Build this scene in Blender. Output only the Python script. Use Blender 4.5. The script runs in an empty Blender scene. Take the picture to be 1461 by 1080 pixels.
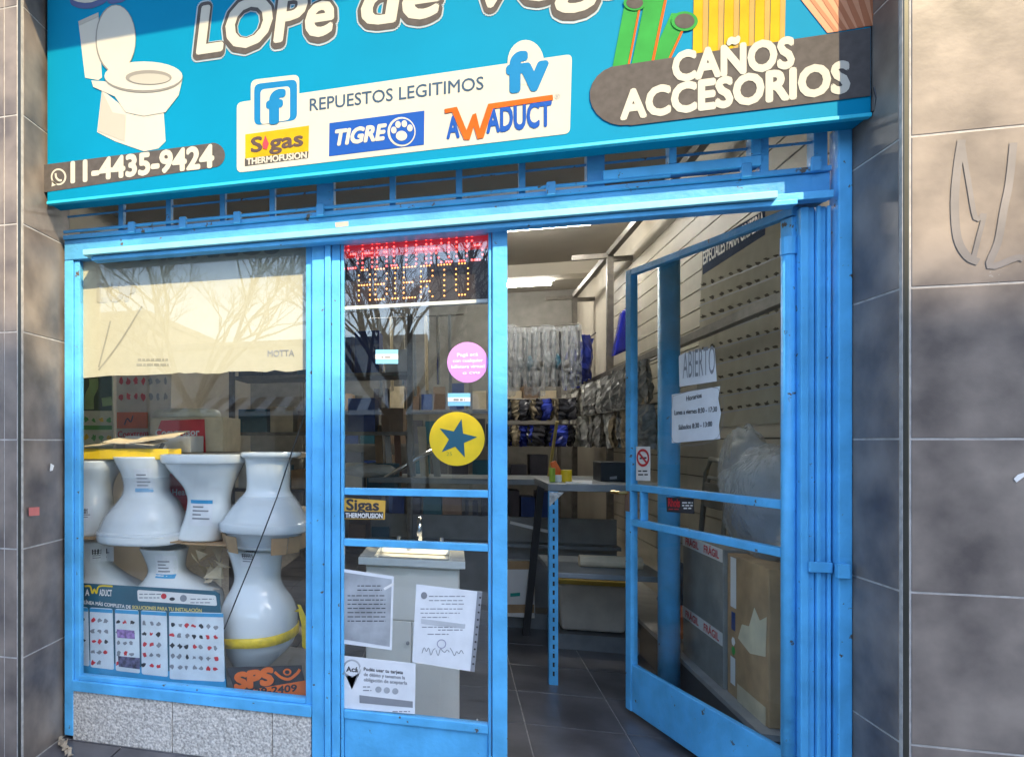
import bpy, math, random
from mathutils import Vector, Matrix, noise
random.seed(7)
S = bpy.context.scene
COL = S.collection
# ---------------------------------------------------------------- camera
FPX, CX, CY, YAW, CD, CH = 943.0, 390.0, 630.0, math.radians(15.1), 2.65, 1.35
cam = bpy.data.cameras.new('camera'); camo = bpy.data.objects.new('camera', cam); COL.objects.link(camo)
S.camera = camo
camo.location = (0, -CD, CH); camo.rotation_euler = (math.radians(90), 0, YAW)
cam.sensor_width = 36; cam.lens = FPX / 1461 * 36
cam.shift_x = (730.5 - CX) / 1461; cam.shift_y = (CY - 540) / 1461
cam.clip_start = .02; cam.clip_end = 2000
# ---------------------------------------------------------------- sky, sun, exposure
SUN_EL, SUN_AZ = math.radians(40), math.radians(34)      # azimuth measured from the facade's normal, towards the right
w = bpy.data.worlds.new('World'); S.world = w; w.use_nodes = True
nt = w.node_tree; bg = nt.nodes['Background']
sky = nt.nodes.new('ShaderNodeTexSky'); sky.sky_type = 'NISHITA'; sky.sun_disc = False
sky.sun_elevation = SUN_EL; sky.sun_rotation = math.radians(180) - SUN_AZ
nt.links.new(sky.outputs[0], bg.inputs[0]); bg.inputs[1].default_value = .15
sd = bpy.data.lights.new('sun', 'SUN'); sd.energy = 1.95; sd.angle = math.radians(.53); sd.color = (1, .80, .48)
so = bpy.data.objects.new('sun', sd); COL.objects.link(so)
tosun = Vector((math.sin(SUN_AZ)*math.cos(SUN_EL), -math.cos(SUN_AZ)*math.cos(SUN_EL), math.sin(SUN_EL)))
so.rotation_euler = tosun.to_track_quat('Z', 'Y').to_euler(); so.location = tosun * 40
S.view_settings.view_transform = 'Standard'; S.view_settings.look = 'None'
S.view_settings.exposure = 2.18; S.view_settings.gamma = 1
S.render.engine = 'CYCLES'
S.cycles.max_bounces = 10; S.cycles.transparent_max_bounces = 24

# ---------------------------------------------------------------- pixel -> place
FW = Vector((-math.sin(YAW), math.cos(YAW), 0)); RT = Vector((math.cos(YAW), math.sin(YAW), 0)); UP = Vector((0, 0, 1))
CAM = Vector((0, -CD, CH))
def ray(px, py): return FW + RT*((px-CX)/FPX) + UP*((CY-py)/FPX)
class PL:                                   # a vertical plane: origin, reading direction u, normal n towards the viewer
    def __init__(s, o, u, n): s.o, s.u, s.n = Vector(o), Vector(u).normalized(), Vector(n).normalized()
    def px(s, x, y):
        d = ray(x, y); t = (s.o-CAM).dot(s.n)/d.dot(s.n); p = CAM+d*t
        return ((p-s.o).dot(s.u), p.z)
    def w(s, u, z, off=0): p = s.o+s.u*u+s.n*off; return Vector((p.x, p.y, z))
def PY(y): return PL((0, y, 0), (1, 0, 0), (0, -1, 0))
def at(x, y, Y): p = PY(Y).px(x, y); return Vector((p[0], Y, p[1]))

# ---------------------------------------------------------------- materials
MATS = {}
def M(name, rgb, rough=.5, metal=0, var=.12, scale=9, bump=0, bscale=60, emit=0, alpha=1, spec=.5, chips=None, rgb2=None, sheen=0, coat=0):
    if name in MATS: return MATS[name]
    m = bpy.data.materials.new(name); m.use_nodes = True; n = m.node_tree; b = n.nodes['Principled BSDF']
    b.inputs['Roughness'].default_value = rough; b.inputs['Metallic'].default_value = metal
    b.inputs['Specular IOR Level'].default_value = spec; b.inputs['Coat Weight'].default_value = coat
    tc = n.nodes.new('ShaderNodeTexCoord')
    nz = n.nodes.new('ShaderNodeTexNoise'); nz.inputs['Scale'].default_value = scale; nz.inputs['Detail'].default_value = 7
    n.links.new(tc.outputs['Object'], nz.inputs['Vector'])
    mx = n.nodes.new('ShaderNodeMix'); mx.data_type = 'RGBA'
    lo = rgb2 or tuple(c*(1-var) for c in rgb); hi = rgb if rgb2 else tuple(min(1, c*(1+var)) for c in rgb)
    rp = n.nodes.new('ShaderNodeMapRange'); rp.inputs[1].default_value = .33; rp.inputs[2].default_value = .67
    n.links.new(nz.outputs['Fac'], rp.inputs[0]); n.links.new(rp.outputs[0], mx.inputs[0])
    mx.inputs[6].default_value = (*lo, 1); mx.inputs[7].default_value = (*hi, 1); out = mx.outputs[2]
    if chips:
        n2 = n.nodes.new('ShaderNodeTexNoise'); n2.inputs['Scale'].default_value = chips[1]; n2.inputs['Detail'].default_value = 9; n2.inputs['Roughness'].default_value = .65
        n.links.new(tc.outputs['Object'], n2.inputs['Vector'])
        r2 = n.nodes.new('ShaderNodeMapRange'); r2.inputs[1].default_value = chips[2]; r2.inputs[2].default_value = chips[2]+.02
        n.links.new(n2.outputs['Fac'], r2.inputs[0])
        m2 = n.nodes.new('ShaderNodeMix'); m2.data_type = 'RGBA'; n.links.new(r2.outputs[0], m2.inputs[0]); n.links.new(out, m2.inputs[6])
        m2.inputs[7].default_value = (*chips[0], 1); out = m2.outputs[2]
    n.links.new(out, b.inputs['Base Color'])
    if emit:
        n.links.new(out, b.inputs['Emission Color']); b.inputs['Emission Strength'].default_value = emit
    if bump:
        n3 = n.nodes.new('ShaderNodeTexNoise'); n3.inputs['Scale'].default_value = bscale; n3.inputs['Detail'].default_value = 5
        n.links.new(tc.outputs['Object'], n3.inputs['Vector'])
        bp = n.nodes.new('ShaderNodeBump'); bp.inputs['Strength'].default_value = bump; bp.inputs['Distance'].default_value = .01
        n.links.new(n3.outputs['Fac'], bp.inputs['Height']); n.links.new(bp.outputs[0], b.inputs['Normal'])
    MATS[name] = m; return m
def glassmat(name, tint=(.93, .96, .95), refl=1.0, base=.035):
    m = bpy.data.materials.new(name); m.use_nodes = True; n = m.node_tree; n.nodes.clear()
    o = n.nodes.new('ShaderNodeOutputMaterial'); tr = n.nodes.new('ShaderNodeBsdfTransparent'); gl = n.nodes.new('ShaderNodeBsdfGlossy')
    tr.inputs[0].default_value = (*tint, 1); gl.inputs['Roughness'].default_value = .005
    ge = n.nodes.new('ShaderNodeNewGeometry'); dt = n.nodes.new('ShaderNodeVectorMath'); dt.operation = 'DOT_PRODUCT'
    n.links.new(ge.outputs['Incoming'], dt.inputs[0]); n.links.new(ge.outputs['Normal'], dt.inputs[1])
    ab = n.nodes.new('ShaderNodeMath'); ab.operation = 'ABSOLUTE'; n.links.new(dt.outputs['Value'], ab.inputs[0])
    om = n.nodes.new('ShaderNodeMath'); om.operation = 'SUBTRACT'; om.inputs[0].default_value = 1; n.links.new(ab.outputs[0], om.inputs[1])
    pw = n.nodes.new('ShaderNodeMath'); pw.operation = 'POWER'; pw.inputs[1].default_value = 5; n.links.new(om.outputs[0], pw.inputs[0])
    fr = n.nodes.new('ShaderNodeMath'); fr.operation = 'MULTIPLY_ADD'; fr.inputs[1].default_value = .96; fr.inputs[2].default_value = .04; n.links.new(pw.outputs[0], fr.inputs[0])
    ma = n.nodes.new('ShaderNodeMath'); ma.operation = 'MULTIPLY_ADD'; ma.inputs[1].default_value = refl; ma.inputs[2].default_value = base
    mix = n.nodes.new('ShaderNodeMixShader'); n.links.new(fr.outputs[0], ma.inputs[0]); n.links.new(ma.outputs[0], mix.inputs[0])
    n.links.new(tr.outputs[0], mix.inputs[1]); n.links.new(gl.outputs[0], mix.inputs[2]); n.links.new(mix.outputs[0], o.inputs[0])
    return m
def plasticmat(name, tint=(.85, .88, .9), op=.35):
    m = bpy.data.materials.new(name); m.use_nodes = True; n = m.node_tree; n.nodes.clear()
    o = n.nodes.new('ShaderNodeOutputMaterial'); tr = n.nodes.new('ShaderNodeBsdfTransparent'); pb = n.nodes.new('ShaderNodeBsdfPrincipled')
    pb.inputs['Base Color'].default_value = (*tint, 1); pb.inputs['Roughness'].default_value = .12
    tc = n.nodes.new('ShaderNodeTexCoord'); nz = n.nodes.new('ShaderNodeTexNoise'); nz.inputs['Scale'].default_value = 14; nz.inputs['Detail'].default_value = 6
    bp = n.nodes.new('ShaderNodeBump'); bp.inputs['Strength'].default_value = .9; bp.inputs['Distance'].default_value = .03
    n.links.new(tc.outputs['Object'], nz.inputs['Vector']); n.links.new(nz.outputs['Fac'], bp.inputs['Height']); n.links.new(bp.outputs[0], pb.inputs['Normal'])
    mix = n.nodes.new('ShaderNodeMixShader'); mix.inputs[0].default_value = op
    n.links.new(tr.outputs[0], mix.inputs[1]); n.links.new(pb.outputs[0], mix.inputs[2]); n.links.new(mix.outputs[0], o.inputs[0])
    return m
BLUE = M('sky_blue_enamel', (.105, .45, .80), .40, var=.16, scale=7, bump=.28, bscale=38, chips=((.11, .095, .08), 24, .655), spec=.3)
BLUED = M('worn_blue_enamel_shaded', (.08, .33, .62), .42, var=.14, scale=6, bump=.25, bscale=38, chips=((.11, .09, .075), 20, .625), spec=.3)  # worn enamel, with the shade under the sign put into its darker blue
TILE = M('slate_tile', (.27, .225, .19), .42, scale=4.5, rgb2=(.09, .074, .068), bump=.08, bscale=25, chips=((.30, .29, .28), 7, .70))
GROUT = M('pale_grout', (.42, .40, .38), .9, var=.2, scale=30)
FTILE = M('dark_floor_tile', (.15, .145, .15), .3, scale=4, rgb2=(.07, .067, .07), bump=.05, bscale=30, chips=((.22, .22, .22), 9, .70))
GRANITE = M('rough_granite', (.80, .76, .69), .85, scale=110, rgb2=(.33, .31, .28), bump=.7, bscale=55)
TRIM = M('dark_metal_trim', (.07, .07, .06), .35, .7)
CONC = M('grey_concrete', (.30, .29, .28), .9, var=.2, scale=3, bump=.3, bscale=40)
CREAM = M('cream_wall_paint', (.55, .50, .41), .8, var=.07, scale=2)
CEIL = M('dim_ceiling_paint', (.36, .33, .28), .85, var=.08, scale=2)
WHITE = M('white_card', (.78, .77, .74), .6, var=.03)
PAPER = M('white_paper', (.74, .76, .78), .6, var=.05, scale=14, bump=.25, bscale=18)
GREYP = M('grey_photocopy', (.36, .38, .40), .6, var=.25, scale=9, bump=.3, bscale=14)
INK = M('black_ink', (.03, .03, .035), .6)
INKG = M('grey_ink', (.25, .26, .28), .6)
CERAM = M('white_glazed_ceramic', (.76, .80, .80), .08, var=.02, scale=3, coat=.5)
CARD = M('brown_cardboard', (.42, .27, .14), .8, var=.15, scale=12)
CARDL = M('pale_cardboard', (.60, .50, .34), .8, var=.12, scale=12)
STEEL = M('grey_shelf_steel', (.23, .25, .26), .45, .3, var=.12)
STEELD = M('dull_angle_steel', (.17, .155, .135), .5, .4, var=.2, scale=20)
BLACK = M('black_plastic', (.018, .018, .02), .4)
CHROME = M('chrome', (.75, .76, .78), .12, 1, var=.02)
BRASS = M('brass', (.62, .42, .16), .3, 1)
RED = M('red_print', (.62, .03, .04), .45); ORANGE = M('orange_print', (.80, .16, .02), .45); YEL = M('yellow_print', (.80, .55, .01), .45)
GREEN = M('green_print', (.08, .42, .07), .5); TEAL = M('dark_teal_print', (.015, .10, .15), .45); SKYP = M('sky_blue_print', (.04, .33, .60), .45)
NAVY = M('navy_print', (.02, .05, .20), .4); PINK = M('pink_print', (.70, .22, .50), .45)
GLASS = glassmat('window_glass', (.985, .995, .99), 1.0, .0); GLASS2 = glassmat('door_glass', (.97, .985, .98), 1.5, .01); GLASSL = glassmat('leaf_glass', (.985, .995, .99), .7, .0)
CLEAR = plasticmat('clear_plastic_film', (.62, .66, .70), .30); CLEARB = plasticmat('hazy_plastic_wrap', (.70, .73, .75), .38)
SCY = M('cyan_vinyl', (.0, .21, .37), .6, var=.04, scale=3, spec=.08); SCR = M('cream_vinyl', (.50, .48, .41), .6, var=.02, spec=.08); SGR = M('grey_vinyl', (.085, .077, .074), .6, var=.12, scale=40, spec=.08)
SBL = M('blue_vinyl', (.012, .075, .34), .6, var=.03, spec=.08); SLB = M('light_blue_vinyl', (.01, .17, .38), .6, var=.03, spec=.08); SYE = M('yellow_vinyl', (.50, .32, .01), .6, spec=.08); SOR = M('orange_vinyl', (.50, .10, .012), .6, spec=.08); SGN = M('green_vinyl', (.03, .26, .05), .6, spec=.08)
SSL = M('slate_ink_vinyl', (.04, .08, .14), .6, spec=.08)

# ---------------------------------------------------------------- mesh helpers
def rootloc(o):
    p = Vector((0, 0, 0))
    while o: p += o.location; o = o.parent
    return p
class MB:
    def __init__(s): s.v = []; s.f = []
    def poly(s, pts):
        b = len(s.v); s.v += [Vector(p) for p in pts]; s.f.append(tuple(range(b, b+len(pts)))); return s
    def hexa(s, a, b):                       # two quads a (4 pts) and b (4 pts)
        k = len(s.v); s.v += [Vector(p) for p in a]+[Vector(p) for p in b]
        s.f += [(k, k+1, k+2, k+3), (k+7, k+6, k+5, k+4)]+[(k+i, k+4+i, k+4+(i+1) % 4, k+(i+1) % 4) for i in range(4)]; return s
    def box(s, x0, x1, y0, y1, z0, z1):
        return s.hexa([(x0, y0, z0), (x0, y1, z0), (x1, y1, z0), (x1, y0, z0)], [(x0, y0, z1), (x0, y1, z1), (x1, y1, z1), (x1, y0, z1)])
    def prism(s, a, d):                      # polygon a pushed along d
        n = len(a); k = len(s.v); a = [Vector(p) for p in a]; d = Vector(d)
        s.v += a+[p+d for p in a]; s.f += [tuple(range(k, k+n)), tuple(range(k+2*n-1, k+n-1, -1))]
        s.f += [(k+i, k+n+i, k+n+(i+1) % n, k+(i+1) % n) for i in range(n)]; return s
    def bar(s, p, q, wd, dp=None, up=(0, 0, 1)):   # square bar from p to q
        p, q = Vector(p), Vector(q); t = (q-p).normalized(); u = Vector(up)
        if abs(t.dot(u)) > .95: u = Vector((0, 1, 0))
        a = t.cross(u).normalized(); b = a.cross(t); a *= wd/2; b *= (dp or wd)/2
        return s.hexa([p-a-b, p+a-b, p+a+b, p-a+b], [q-a-b, q+a-b, q+a+b, q-a+b])
    def tube(s, pts, r, n=8, r1=None):
        pts = [Vector(p) for p in pts]; k = len(s.v)
        for i, p in enumerate(pts):
            t = (pts[min(i+1, len(pts)-1)]-pts[max(i-1, 0)]).normalized(); u = Vector((0, 0, 1)) if abs(t.z) < .9 else Vector((1, 0, 0))
            a = t.cross(u).normalized(); b = a.cross(t); rr = r+(r1-r)*i/(len(pts)-1) if r1 is not None else r
            s.v += [p+(a*math.cos(j*2*math.pi/n)+b*math.sin(j*2*math.pi/n))*rr for j in range(n)]
        for i in range(len(pts)-1):
            s.f += [(k+i*n+j, k+i*n+(j+1) % n, k+(i+1)*n+(j+1) % n, k+(i+1)*n+j) for j in range(n)]
        s.f += [tuple(range(k+n-1, k-1, -1)), tuple(range(k+(len(pts)-1)*n, k+len(pts)*n))]; return s
    def loft(s, secs, n=36, cap=True):       # secs: list of rings (list of Vectors)
        k = len(s.v)
        for r in secs: s.v += r
        for i in range(len(secs)-1):
            s.f += [(k+i*n+j, k+i*n+(j+1) % n, k+(i+1)*n+(j+1) % n, k+(i+1)*n+j) for j in range(n)]
        if cap: s.f += [tuple(range(k+n-1, k-1, -1)), tuple(range(k+(len(secs)-1)*n, k+len(secs)*n))]
        return s
    def build(s, name, mat, parent=None, bevel=0, smooth=False, loc=None):
        me = bpy.data.meshes.new(name); o = bpy.data.objects.new(name, me); COL.objects.link(o)
        if parent: o.parent = parent
        elif loc is not None: o.location = loc
        base = rootloc(o)
        me.from_pydata([p-base for p in s.v], [], s.f); me.update(); me.materials.append(mat)
        if smooth: me.polygons.foreach_set('use_smooth', [True]*len(me.polygons)); 
        if bevel:
            md = o.modifiers.new('bevel', 'BEVEL'); md.width = bevel; md.segments = 2; md.limit_method = 'ANGLE'
        return o
def tag(o, label, cat, group=None):
    o['label'] = label; o['category'] = cat
    if group: o['group'] = group
    return o
def struct(o): o['kind'] = 'structure'; return o
def thing(name, label, cat, loc, group=None):
    o = bpy.data.objects.new(name, None); COL.objects.link(o); o.location = loc; o.empty_display_size = .1
    return tag(o, label, cat, group)
def B(x0, x1, y0, y1, z0, z1): return MB().box(x0, x1, y0, y1, z0, z1)
def pxpoly(pl, pts, off): return [pl.w(*pl.px(x, y), off) for x, y in pts]
def flat(name, pl, pts, mat, parent, off=0, th=.001):       # a thin printed or cut sheet through photo corner points
    return MB().prism(pxpoly(pl, pts, off), pl.n*th).build(name, mat, parent)
def ell(cx, cy, rx, ry, n=28, a0=0, a1=360): return [(cx+rx*math.cos(math.radians(a0+(a1-a0)*i/n)), cy+ry*math.sin(math.radians(a0+(a1-a0)*i/n))) for i in range(n)]
_cap = None
def textmesh(body, bold=0, shear=0, spacing=1):
    c = bpy.data.curves.new('t', 'FONT'); c.body = body; c.offset = bold; c.shear = shear; c.space_character = spacing; c.resolution_u = 3
    o = bpy.data.objects.new('t', c); me = o.to_mesh()
    v = [x.co.copy() for x in me.vertices]; f = [tuple(p.vertices) for p in me.polygons]
    o.to_mesh_clear(); bpy.data.objects.remove(o); bpy.data.curves.remove(c); return v, f
def text(name, pl, body, a, b, cap, mat, parent, off=0, bold=0, shear=0, ref=None, rot=0):
    """lettering on plane pl: a = photo pixel of the left end of the baseline, b = of the right end, cap = capital height in metres"""
    global _cap
    if _cap is None: hv, _ = textmesh('H'); _cap = max(p.y for p in hv)
    v, f = textmesh(body, 0, shear)
    if not v: return None
    x0, x1 = min(p.x for p in v)-max(bold, 0), max(p.x for p in v)+max(bold, 0)
    (u0, z0), (u1, z1) = pl.px(*a), pl.px(*b); sx = (u1-u0)/(x1-x0); k = cap/_cap; sl = (z1-z0)/(u1-u0)
    m = MB()
    nd = 1 if bold <= .004 else 5 if bold < .03 else 9 if bold < .06 else 21     # heavier faces: the outline struck several times, a hair apart
    for d in range(nd):
        ox, oy = (bold*math.cos(d*2*math.pi/(nd-1)), bold*math.sin(d*2*math.pi/(nd-1))) if d < nd-1 else (0, 0)
        for i, g in enumerate(f): m.poly([pl.w(u0+(v[j].x-x0+ox)*sx, z0+(v[j].y+oy)*k+(v[j].x-x0)*sx*sl, off+(.0009/nd)*(d+.7*((i*.618) % 1))) for j in g])
    return m.build(name, mat, parent)
def lines(name, pl, rows, mat, parent, off, h):             # rows of small print: (x0, x1, y) in photo pixels
    m = MB()
    for x0, x1, y in rows:
        x = x0
        while x < x1:
            wd = min(random.uniform(3, 9), x1-x)
            m.poly([pl.w(*pl.px(a, b), off) for a, b in ((x, y), (x+wd, y), (x+wd, y-h), (x, y-h))]); x += wd+1.6
    o = m.build(name, mat, parent); return o

# ================================================================ SETTING
XL, XR = -1.712, 1.287                        # the two reveals of the shop opening
struct(B(-60, 60, -60, 40, -.30, -.15).build('ground', CONC))
struct(B(-60, 60, -11.9, -3.6, -.15, -.13).build('road', M('asphalt', (.05, .05, .052), .9, var=.3, scale=20, bump=.4)))
pv = struct(B(-60, 60, -3.6, 0, -.15, -.012).build('pavement', GROUT))
struct(B(-60, 60, -16, -11.9, -.15, .0).build('far_pavement', CONC))
for i in range(8):
    for j in range(3):
        x0 = -1.86+i*.45; y1 = -.004-j*.45
        B(x0+.004, x0+.446, y1-.442, y1, -.012, 0).build('paving_tile', FTILE, pv, .002)
fl = struct(B(-2.75, 1.5, 0, 6.3, -.15, -.006).build('shop_floor', GROUT))
for i in range(-5, 3):
    for j in range(-2, 12):
        x0 = .34+i*.44; y0 = .722+j*.44; xa, xb, ya, yb = max(x0, -1.75)+.003, min(x0+.44, 1.5)-.003, max(y0, 0)+.003, min(y0+.44, 6.3)-.003
        if xb-xa > .05 and yb-ya > .05: B(xa, xb, ya, yb, -.006, 0).build('floor_tile', FTILE, fl, .0015)
# tiled pillars on both sides, tile by tile (courses of 0.45 m)
def pillar(name, label, sgn, xe, yf):
    r = thing(name, label, 'wall', (xe, yf, 0))
    xo = xe+sgn*3.0
    B(min(xe, xo)+(.002 if sgn > 0 else 0), max(xe, xo)-(0 if sgn > 0 else .002), yf+.002, .07, -.1, 4.4).build('backing_wall', GROUT, r)
    zs = [.004, .456, .906, 1.358, 1.804, 2.25, 2.70, 3.15, 3.60, 4.05, 4.4]
    for a, b in zip(zs, zs[1:]):
        g = .003 if b-a > .3 else .002
        xa = xe+sgn*.004
        B(min(xe, xe+sgn*.012), max(xe, xe+sgn*.012), yf+.016, .06, a+g, b-g).build('tile', TILE, r, .0015)
        xs = ([.022, .60, 1.2, 1.8, 2.4] if sgn > 0 else [.022, .083, .68, 1.28, 1.88, 2.48])
        for p, q in zip(xs, xs[1:]):
            B(min(xe+sgn*p, xe+sgn*q)+.002, max(xe+sgn*p, xe+sgn*q)-.002, yf, yf+.012, a+g, b-g).build('tile', TILE, r, .0015)
    MB().bar((xe+sgn*.011, yf+.008, 0), (xe+sgn*.011, yf+.008, 4.4), .016).build('corner_trim', TRIM, r, .003)
    return r
pr = pillar('tiled_wall', 'dark slate tiled wall right of the open door', 1, XR, -.276)
plf = pillar('tiled_wall', 'dark slate tiled pillar left of the display window', -1, XL, -.29)
# scratched-off graffiti left as a pale ghost on the right wall, small stickers and scuffs
gp = PL((0, -.2775, 0), (1, 0, 0), (0, -1, 0))
def stroke(name, pl, pts, wd, mat, parent, off=.0005, smooth=True):
    m = MB(); w_ = [pl.w(*pl.px(x, y), off) for x, y in pts]
    if smooth and len(w_) > 2:
        out = []
        for i in range(len(w_)-1):
            a, b, c, d = w_[max(i-1, 0)], w_[i], w_[i+1], w_[min(i+2, len(w_)-1)]
            out += [.5*((2*b)+(c-a)*t+(2*a-5*b+4*c-d)*t*t+(3*b-a-3*c+d)*t**3) for t in (0, .25, .5, .75)]
        w_ = out+[w_[-1]]
    L, Rr = [], []
    for i, p in enumerate(w_):
        t = (w_[min(i+1, len(w_)-1)]-w_[max(i-1, 0)]).normalized(); s_ = t.cross(pl.n)*wd/2; e = pl.n*.00002*i; L.append(p-s_+e); Rr.append(p+s_+e)
    for i in range(len(w_)-1): m.poly([L[i], L[i+1], Rr[i+1], Rr[i]])
    return m.build(name, mat, parent)
GH = M('faded_paint_ghost', (.20, .18, .175), .55, rgb2=(.13, .12, .12), scale=9)
stroke('graffiti_stroke', gp, [(1372, 200), (1366, 240), (1362, 290), (1366, 340), (1380, 366), (1396, 374)], .02, GH, pr)
stroke('graffiti_stroke', gp, [(1372, 200), (1382, 260), (1392, 312), (1404, 306), (1396, 340), (1388, 372)], .012, GH, pr)
stroke('graffiti_stroke', gp, [(1446, 204), (1440, 260), (1432, 300), (1424, 345), (1412, 380), (1450, 368), (1461, 370)], .018, GH, pr)
for q in ([(1446, 683), (1452, 677), (1461, 674), (1461, 680), (1450, 688)],):
    flat('paint_scuff', gp, q, WHITE, pr, .0006, .0003)
lp = PL((XL+.0125, 0, 0), (0, 1, 0), (1, 0, 0))
flat('torn_sticker', lp, [(41, 724), (56, 723), (56, 735), (41, 736)], M('faded_red_sticker', (.55, .16, .14), .7), plf, .0006, .0004)
flat('sticker_scrap', lp, [(72, 661), (77, 664), (75, 671), (71, 672)], WHITE, plf, .0006, .0004)
# the building above: wall, balcony slab that shades the sign's top
bl = struct(B(-6, 6, .05, .3, 2.75, 9).build('upper_wall', M('upper_render', (.42, .39, .34), .9, var=.1, bump=.3)))
B(-6, 6, -1.0, .05, 3.92, 4.1).build('balcony_slab', CONC, bl)
# shop interior shell
sh = struct(B(-2.78, -2.75, .075, 6.3, -.1, 3.25).build('left_shop_wall', CREAM))
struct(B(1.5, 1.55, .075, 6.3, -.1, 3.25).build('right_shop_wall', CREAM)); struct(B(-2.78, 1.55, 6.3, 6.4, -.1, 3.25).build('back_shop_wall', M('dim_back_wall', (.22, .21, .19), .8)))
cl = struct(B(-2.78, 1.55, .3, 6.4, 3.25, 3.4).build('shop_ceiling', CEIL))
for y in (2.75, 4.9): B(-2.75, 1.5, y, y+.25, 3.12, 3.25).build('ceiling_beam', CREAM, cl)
# ================================================================ STOREFRONT FRAME
fr = thing('storefront_frame', 'sky blue painted steel shopfront frame with barred transom', 'shopfront', (-.2, 0, 0))
def fbox(name, x0, x1, y0, y1, z0, z1, mat=BLUE, bev=.003, par=fr): return B(x0, x1, y0, y1, z0, z1).build(name, mat, par, bev)
fbox('post', XL+.014, -1.655, 0, .06, .02, 2.17); fbox('post_bead', -1.654, -1.628, .012, .05, .27, 2.17)
fbox('post', -.552, -.500, 0, .06, 0, 2.17); fbox('post_bead', -.498, -.474, -.008, .05, 0, 2.17); fbox('post_bead', -.472, -.437, .006, .05, 0, 2.17)
fbox('post_bead', -.580, -.553, .012, .05, .27, 2.17)
fbox('post', .150, .204, 0, .055, .0, 2.17)
fbox('sill', -1.654, -.553, -.006, .06, .225, .272); fbox('sill_bead', -1.628, -.580, .008, .05, .273, .292)
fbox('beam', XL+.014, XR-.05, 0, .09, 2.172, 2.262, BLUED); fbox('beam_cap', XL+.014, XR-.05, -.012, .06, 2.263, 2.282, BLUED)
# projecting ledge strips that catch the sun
STRIP = M('sunlit_ledge_blue', (.22, .56, .66), .4, var=.1, bump=.1, chips=((.35, .3, .22), 9, .72))  # paler than the frame blue: the ledge's sunlight is in its colour
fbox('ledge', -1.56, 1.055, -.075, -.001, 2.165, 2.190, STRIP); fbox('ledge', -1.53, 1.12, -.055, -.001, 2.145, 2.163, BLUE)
fbox('ledge_end', 1.056, 1.225, -.05, -.001, 2.160, 2.186, BLUE)
flat('tape_scrap', PY(-.076), [(478, 318), (497, 316), (497, 323), (479, 325)], M('dirty_tape', (.5, .38, .33), .7), fr, 0, .0008)
# transom: bars, a horizontal wire, clips, a hinged light
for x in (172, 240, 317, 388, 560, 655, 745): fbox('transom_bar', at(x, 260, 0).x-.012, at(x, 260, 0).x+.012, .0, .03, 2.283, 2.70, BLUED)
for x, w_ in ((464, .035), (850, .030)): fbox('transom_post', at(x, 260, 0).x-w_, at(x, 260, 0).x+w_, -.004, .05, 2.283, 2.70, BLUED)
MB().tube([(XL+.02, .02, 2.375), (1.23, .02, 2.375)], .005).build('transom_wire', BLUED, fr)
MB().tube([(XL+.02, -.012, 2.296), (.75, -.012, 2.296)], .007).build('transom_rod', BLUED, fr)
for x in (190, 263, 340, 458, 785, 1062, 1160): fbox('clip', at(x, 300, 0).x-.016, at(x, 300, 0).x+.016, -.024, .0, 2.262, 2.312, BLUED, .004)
x0, x1 = at(858, 250, 0).x+.002, at(1083, 230, 0).x
fbox('vent_rail', x0, x1, -.02, .03, 2.30, 2.335); fbox('vent_stile', x1-.03, x1, -.018, .028, 2.336, 2.70); fbox('vent_stile', at(958, 230, 0).x-.012, at(958, 230, 0).x+.012, -.018, .028, 2.336, 2.7)
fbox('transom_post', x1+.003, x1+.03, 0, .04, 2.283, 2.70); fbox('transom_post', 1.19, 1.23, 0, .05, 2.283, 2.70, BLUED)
B(XL+.02, 1.235, .032, .036, 2.285, 2.70).build('transom_pane', GLASSL, fr)
# right side: jamb, ribbed folding panel, edge strip and latch
JX = 1.165
for k, (a, b, d) in enumerate(((1.152, 1.176, .0), (1.177, 1.196, .010), (1.198, 1.210, -.004), (1.211, 1.228, .008), (1.229, 1.240, 0))): fbox('shutter_fold', a, b, d, .06, 0, 2.15, BLUE, .003)
fbox('edge_strip', 1.246, XR-.001, -.03, .03, 0, 2.40, BLUE, .004)
la = at(1185, 811, -.03)
fbox('latch_plate', at(1158, 811, -.03).x, at(1192, 811, -.03).x, -.016, -.004, la.z-.018, la.z+.018); fbox('latch_box', at(1190, 811, -.03).x, at(1208, 811, -.03).x, -.055, -.031, la.z-.028, la.z+.02)
# window
B(-1.627, -.581, .026, .032, .293, 2.17).build('window_pane', GLASS, fr)
# granite plinth in three blocks
gr = thing('granite_plinth', 'rough speckled granite plinth under the display window', 'plinth', (-1.1, 0, 0))
gx = [-1.66, at(245, 1040, 0).x, at(388, 1060, 0).x, -.555]
for a, b in zip(gx, gx[1:]): B(a+.001, b-.001, .006, .3, 0, .222).build('granite_block', GRANITE, gr, .004)
# a crumpled wrapper on the pavement by the pillar
m = MB()
for k in range(3):
    pt = [Vector((-1.72+.012*t+.03*k, -.03-.012*t-.02*k+.012*math.sin(t*1.3+k), .008+.012*abs(math.sin(t*1.7+k*2)))) for t in range(9)]
    for p, q in zip(pt, pt[1:]): m.prism([p, q, q+Vector((.006, .02, .008*math.sin(q.x*90))), p+Vector((.006, .02, .008*math.sin(p.x*90)))], (0, 0, .002))
tag(m.build('paper_litter', M('dirty_paper', (.38, .31, .22), .9), None, loc=(-1.65, -.08, 0)), 'crumpled brown paper litter at the foot of the left pillar', 'litter')

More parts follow.
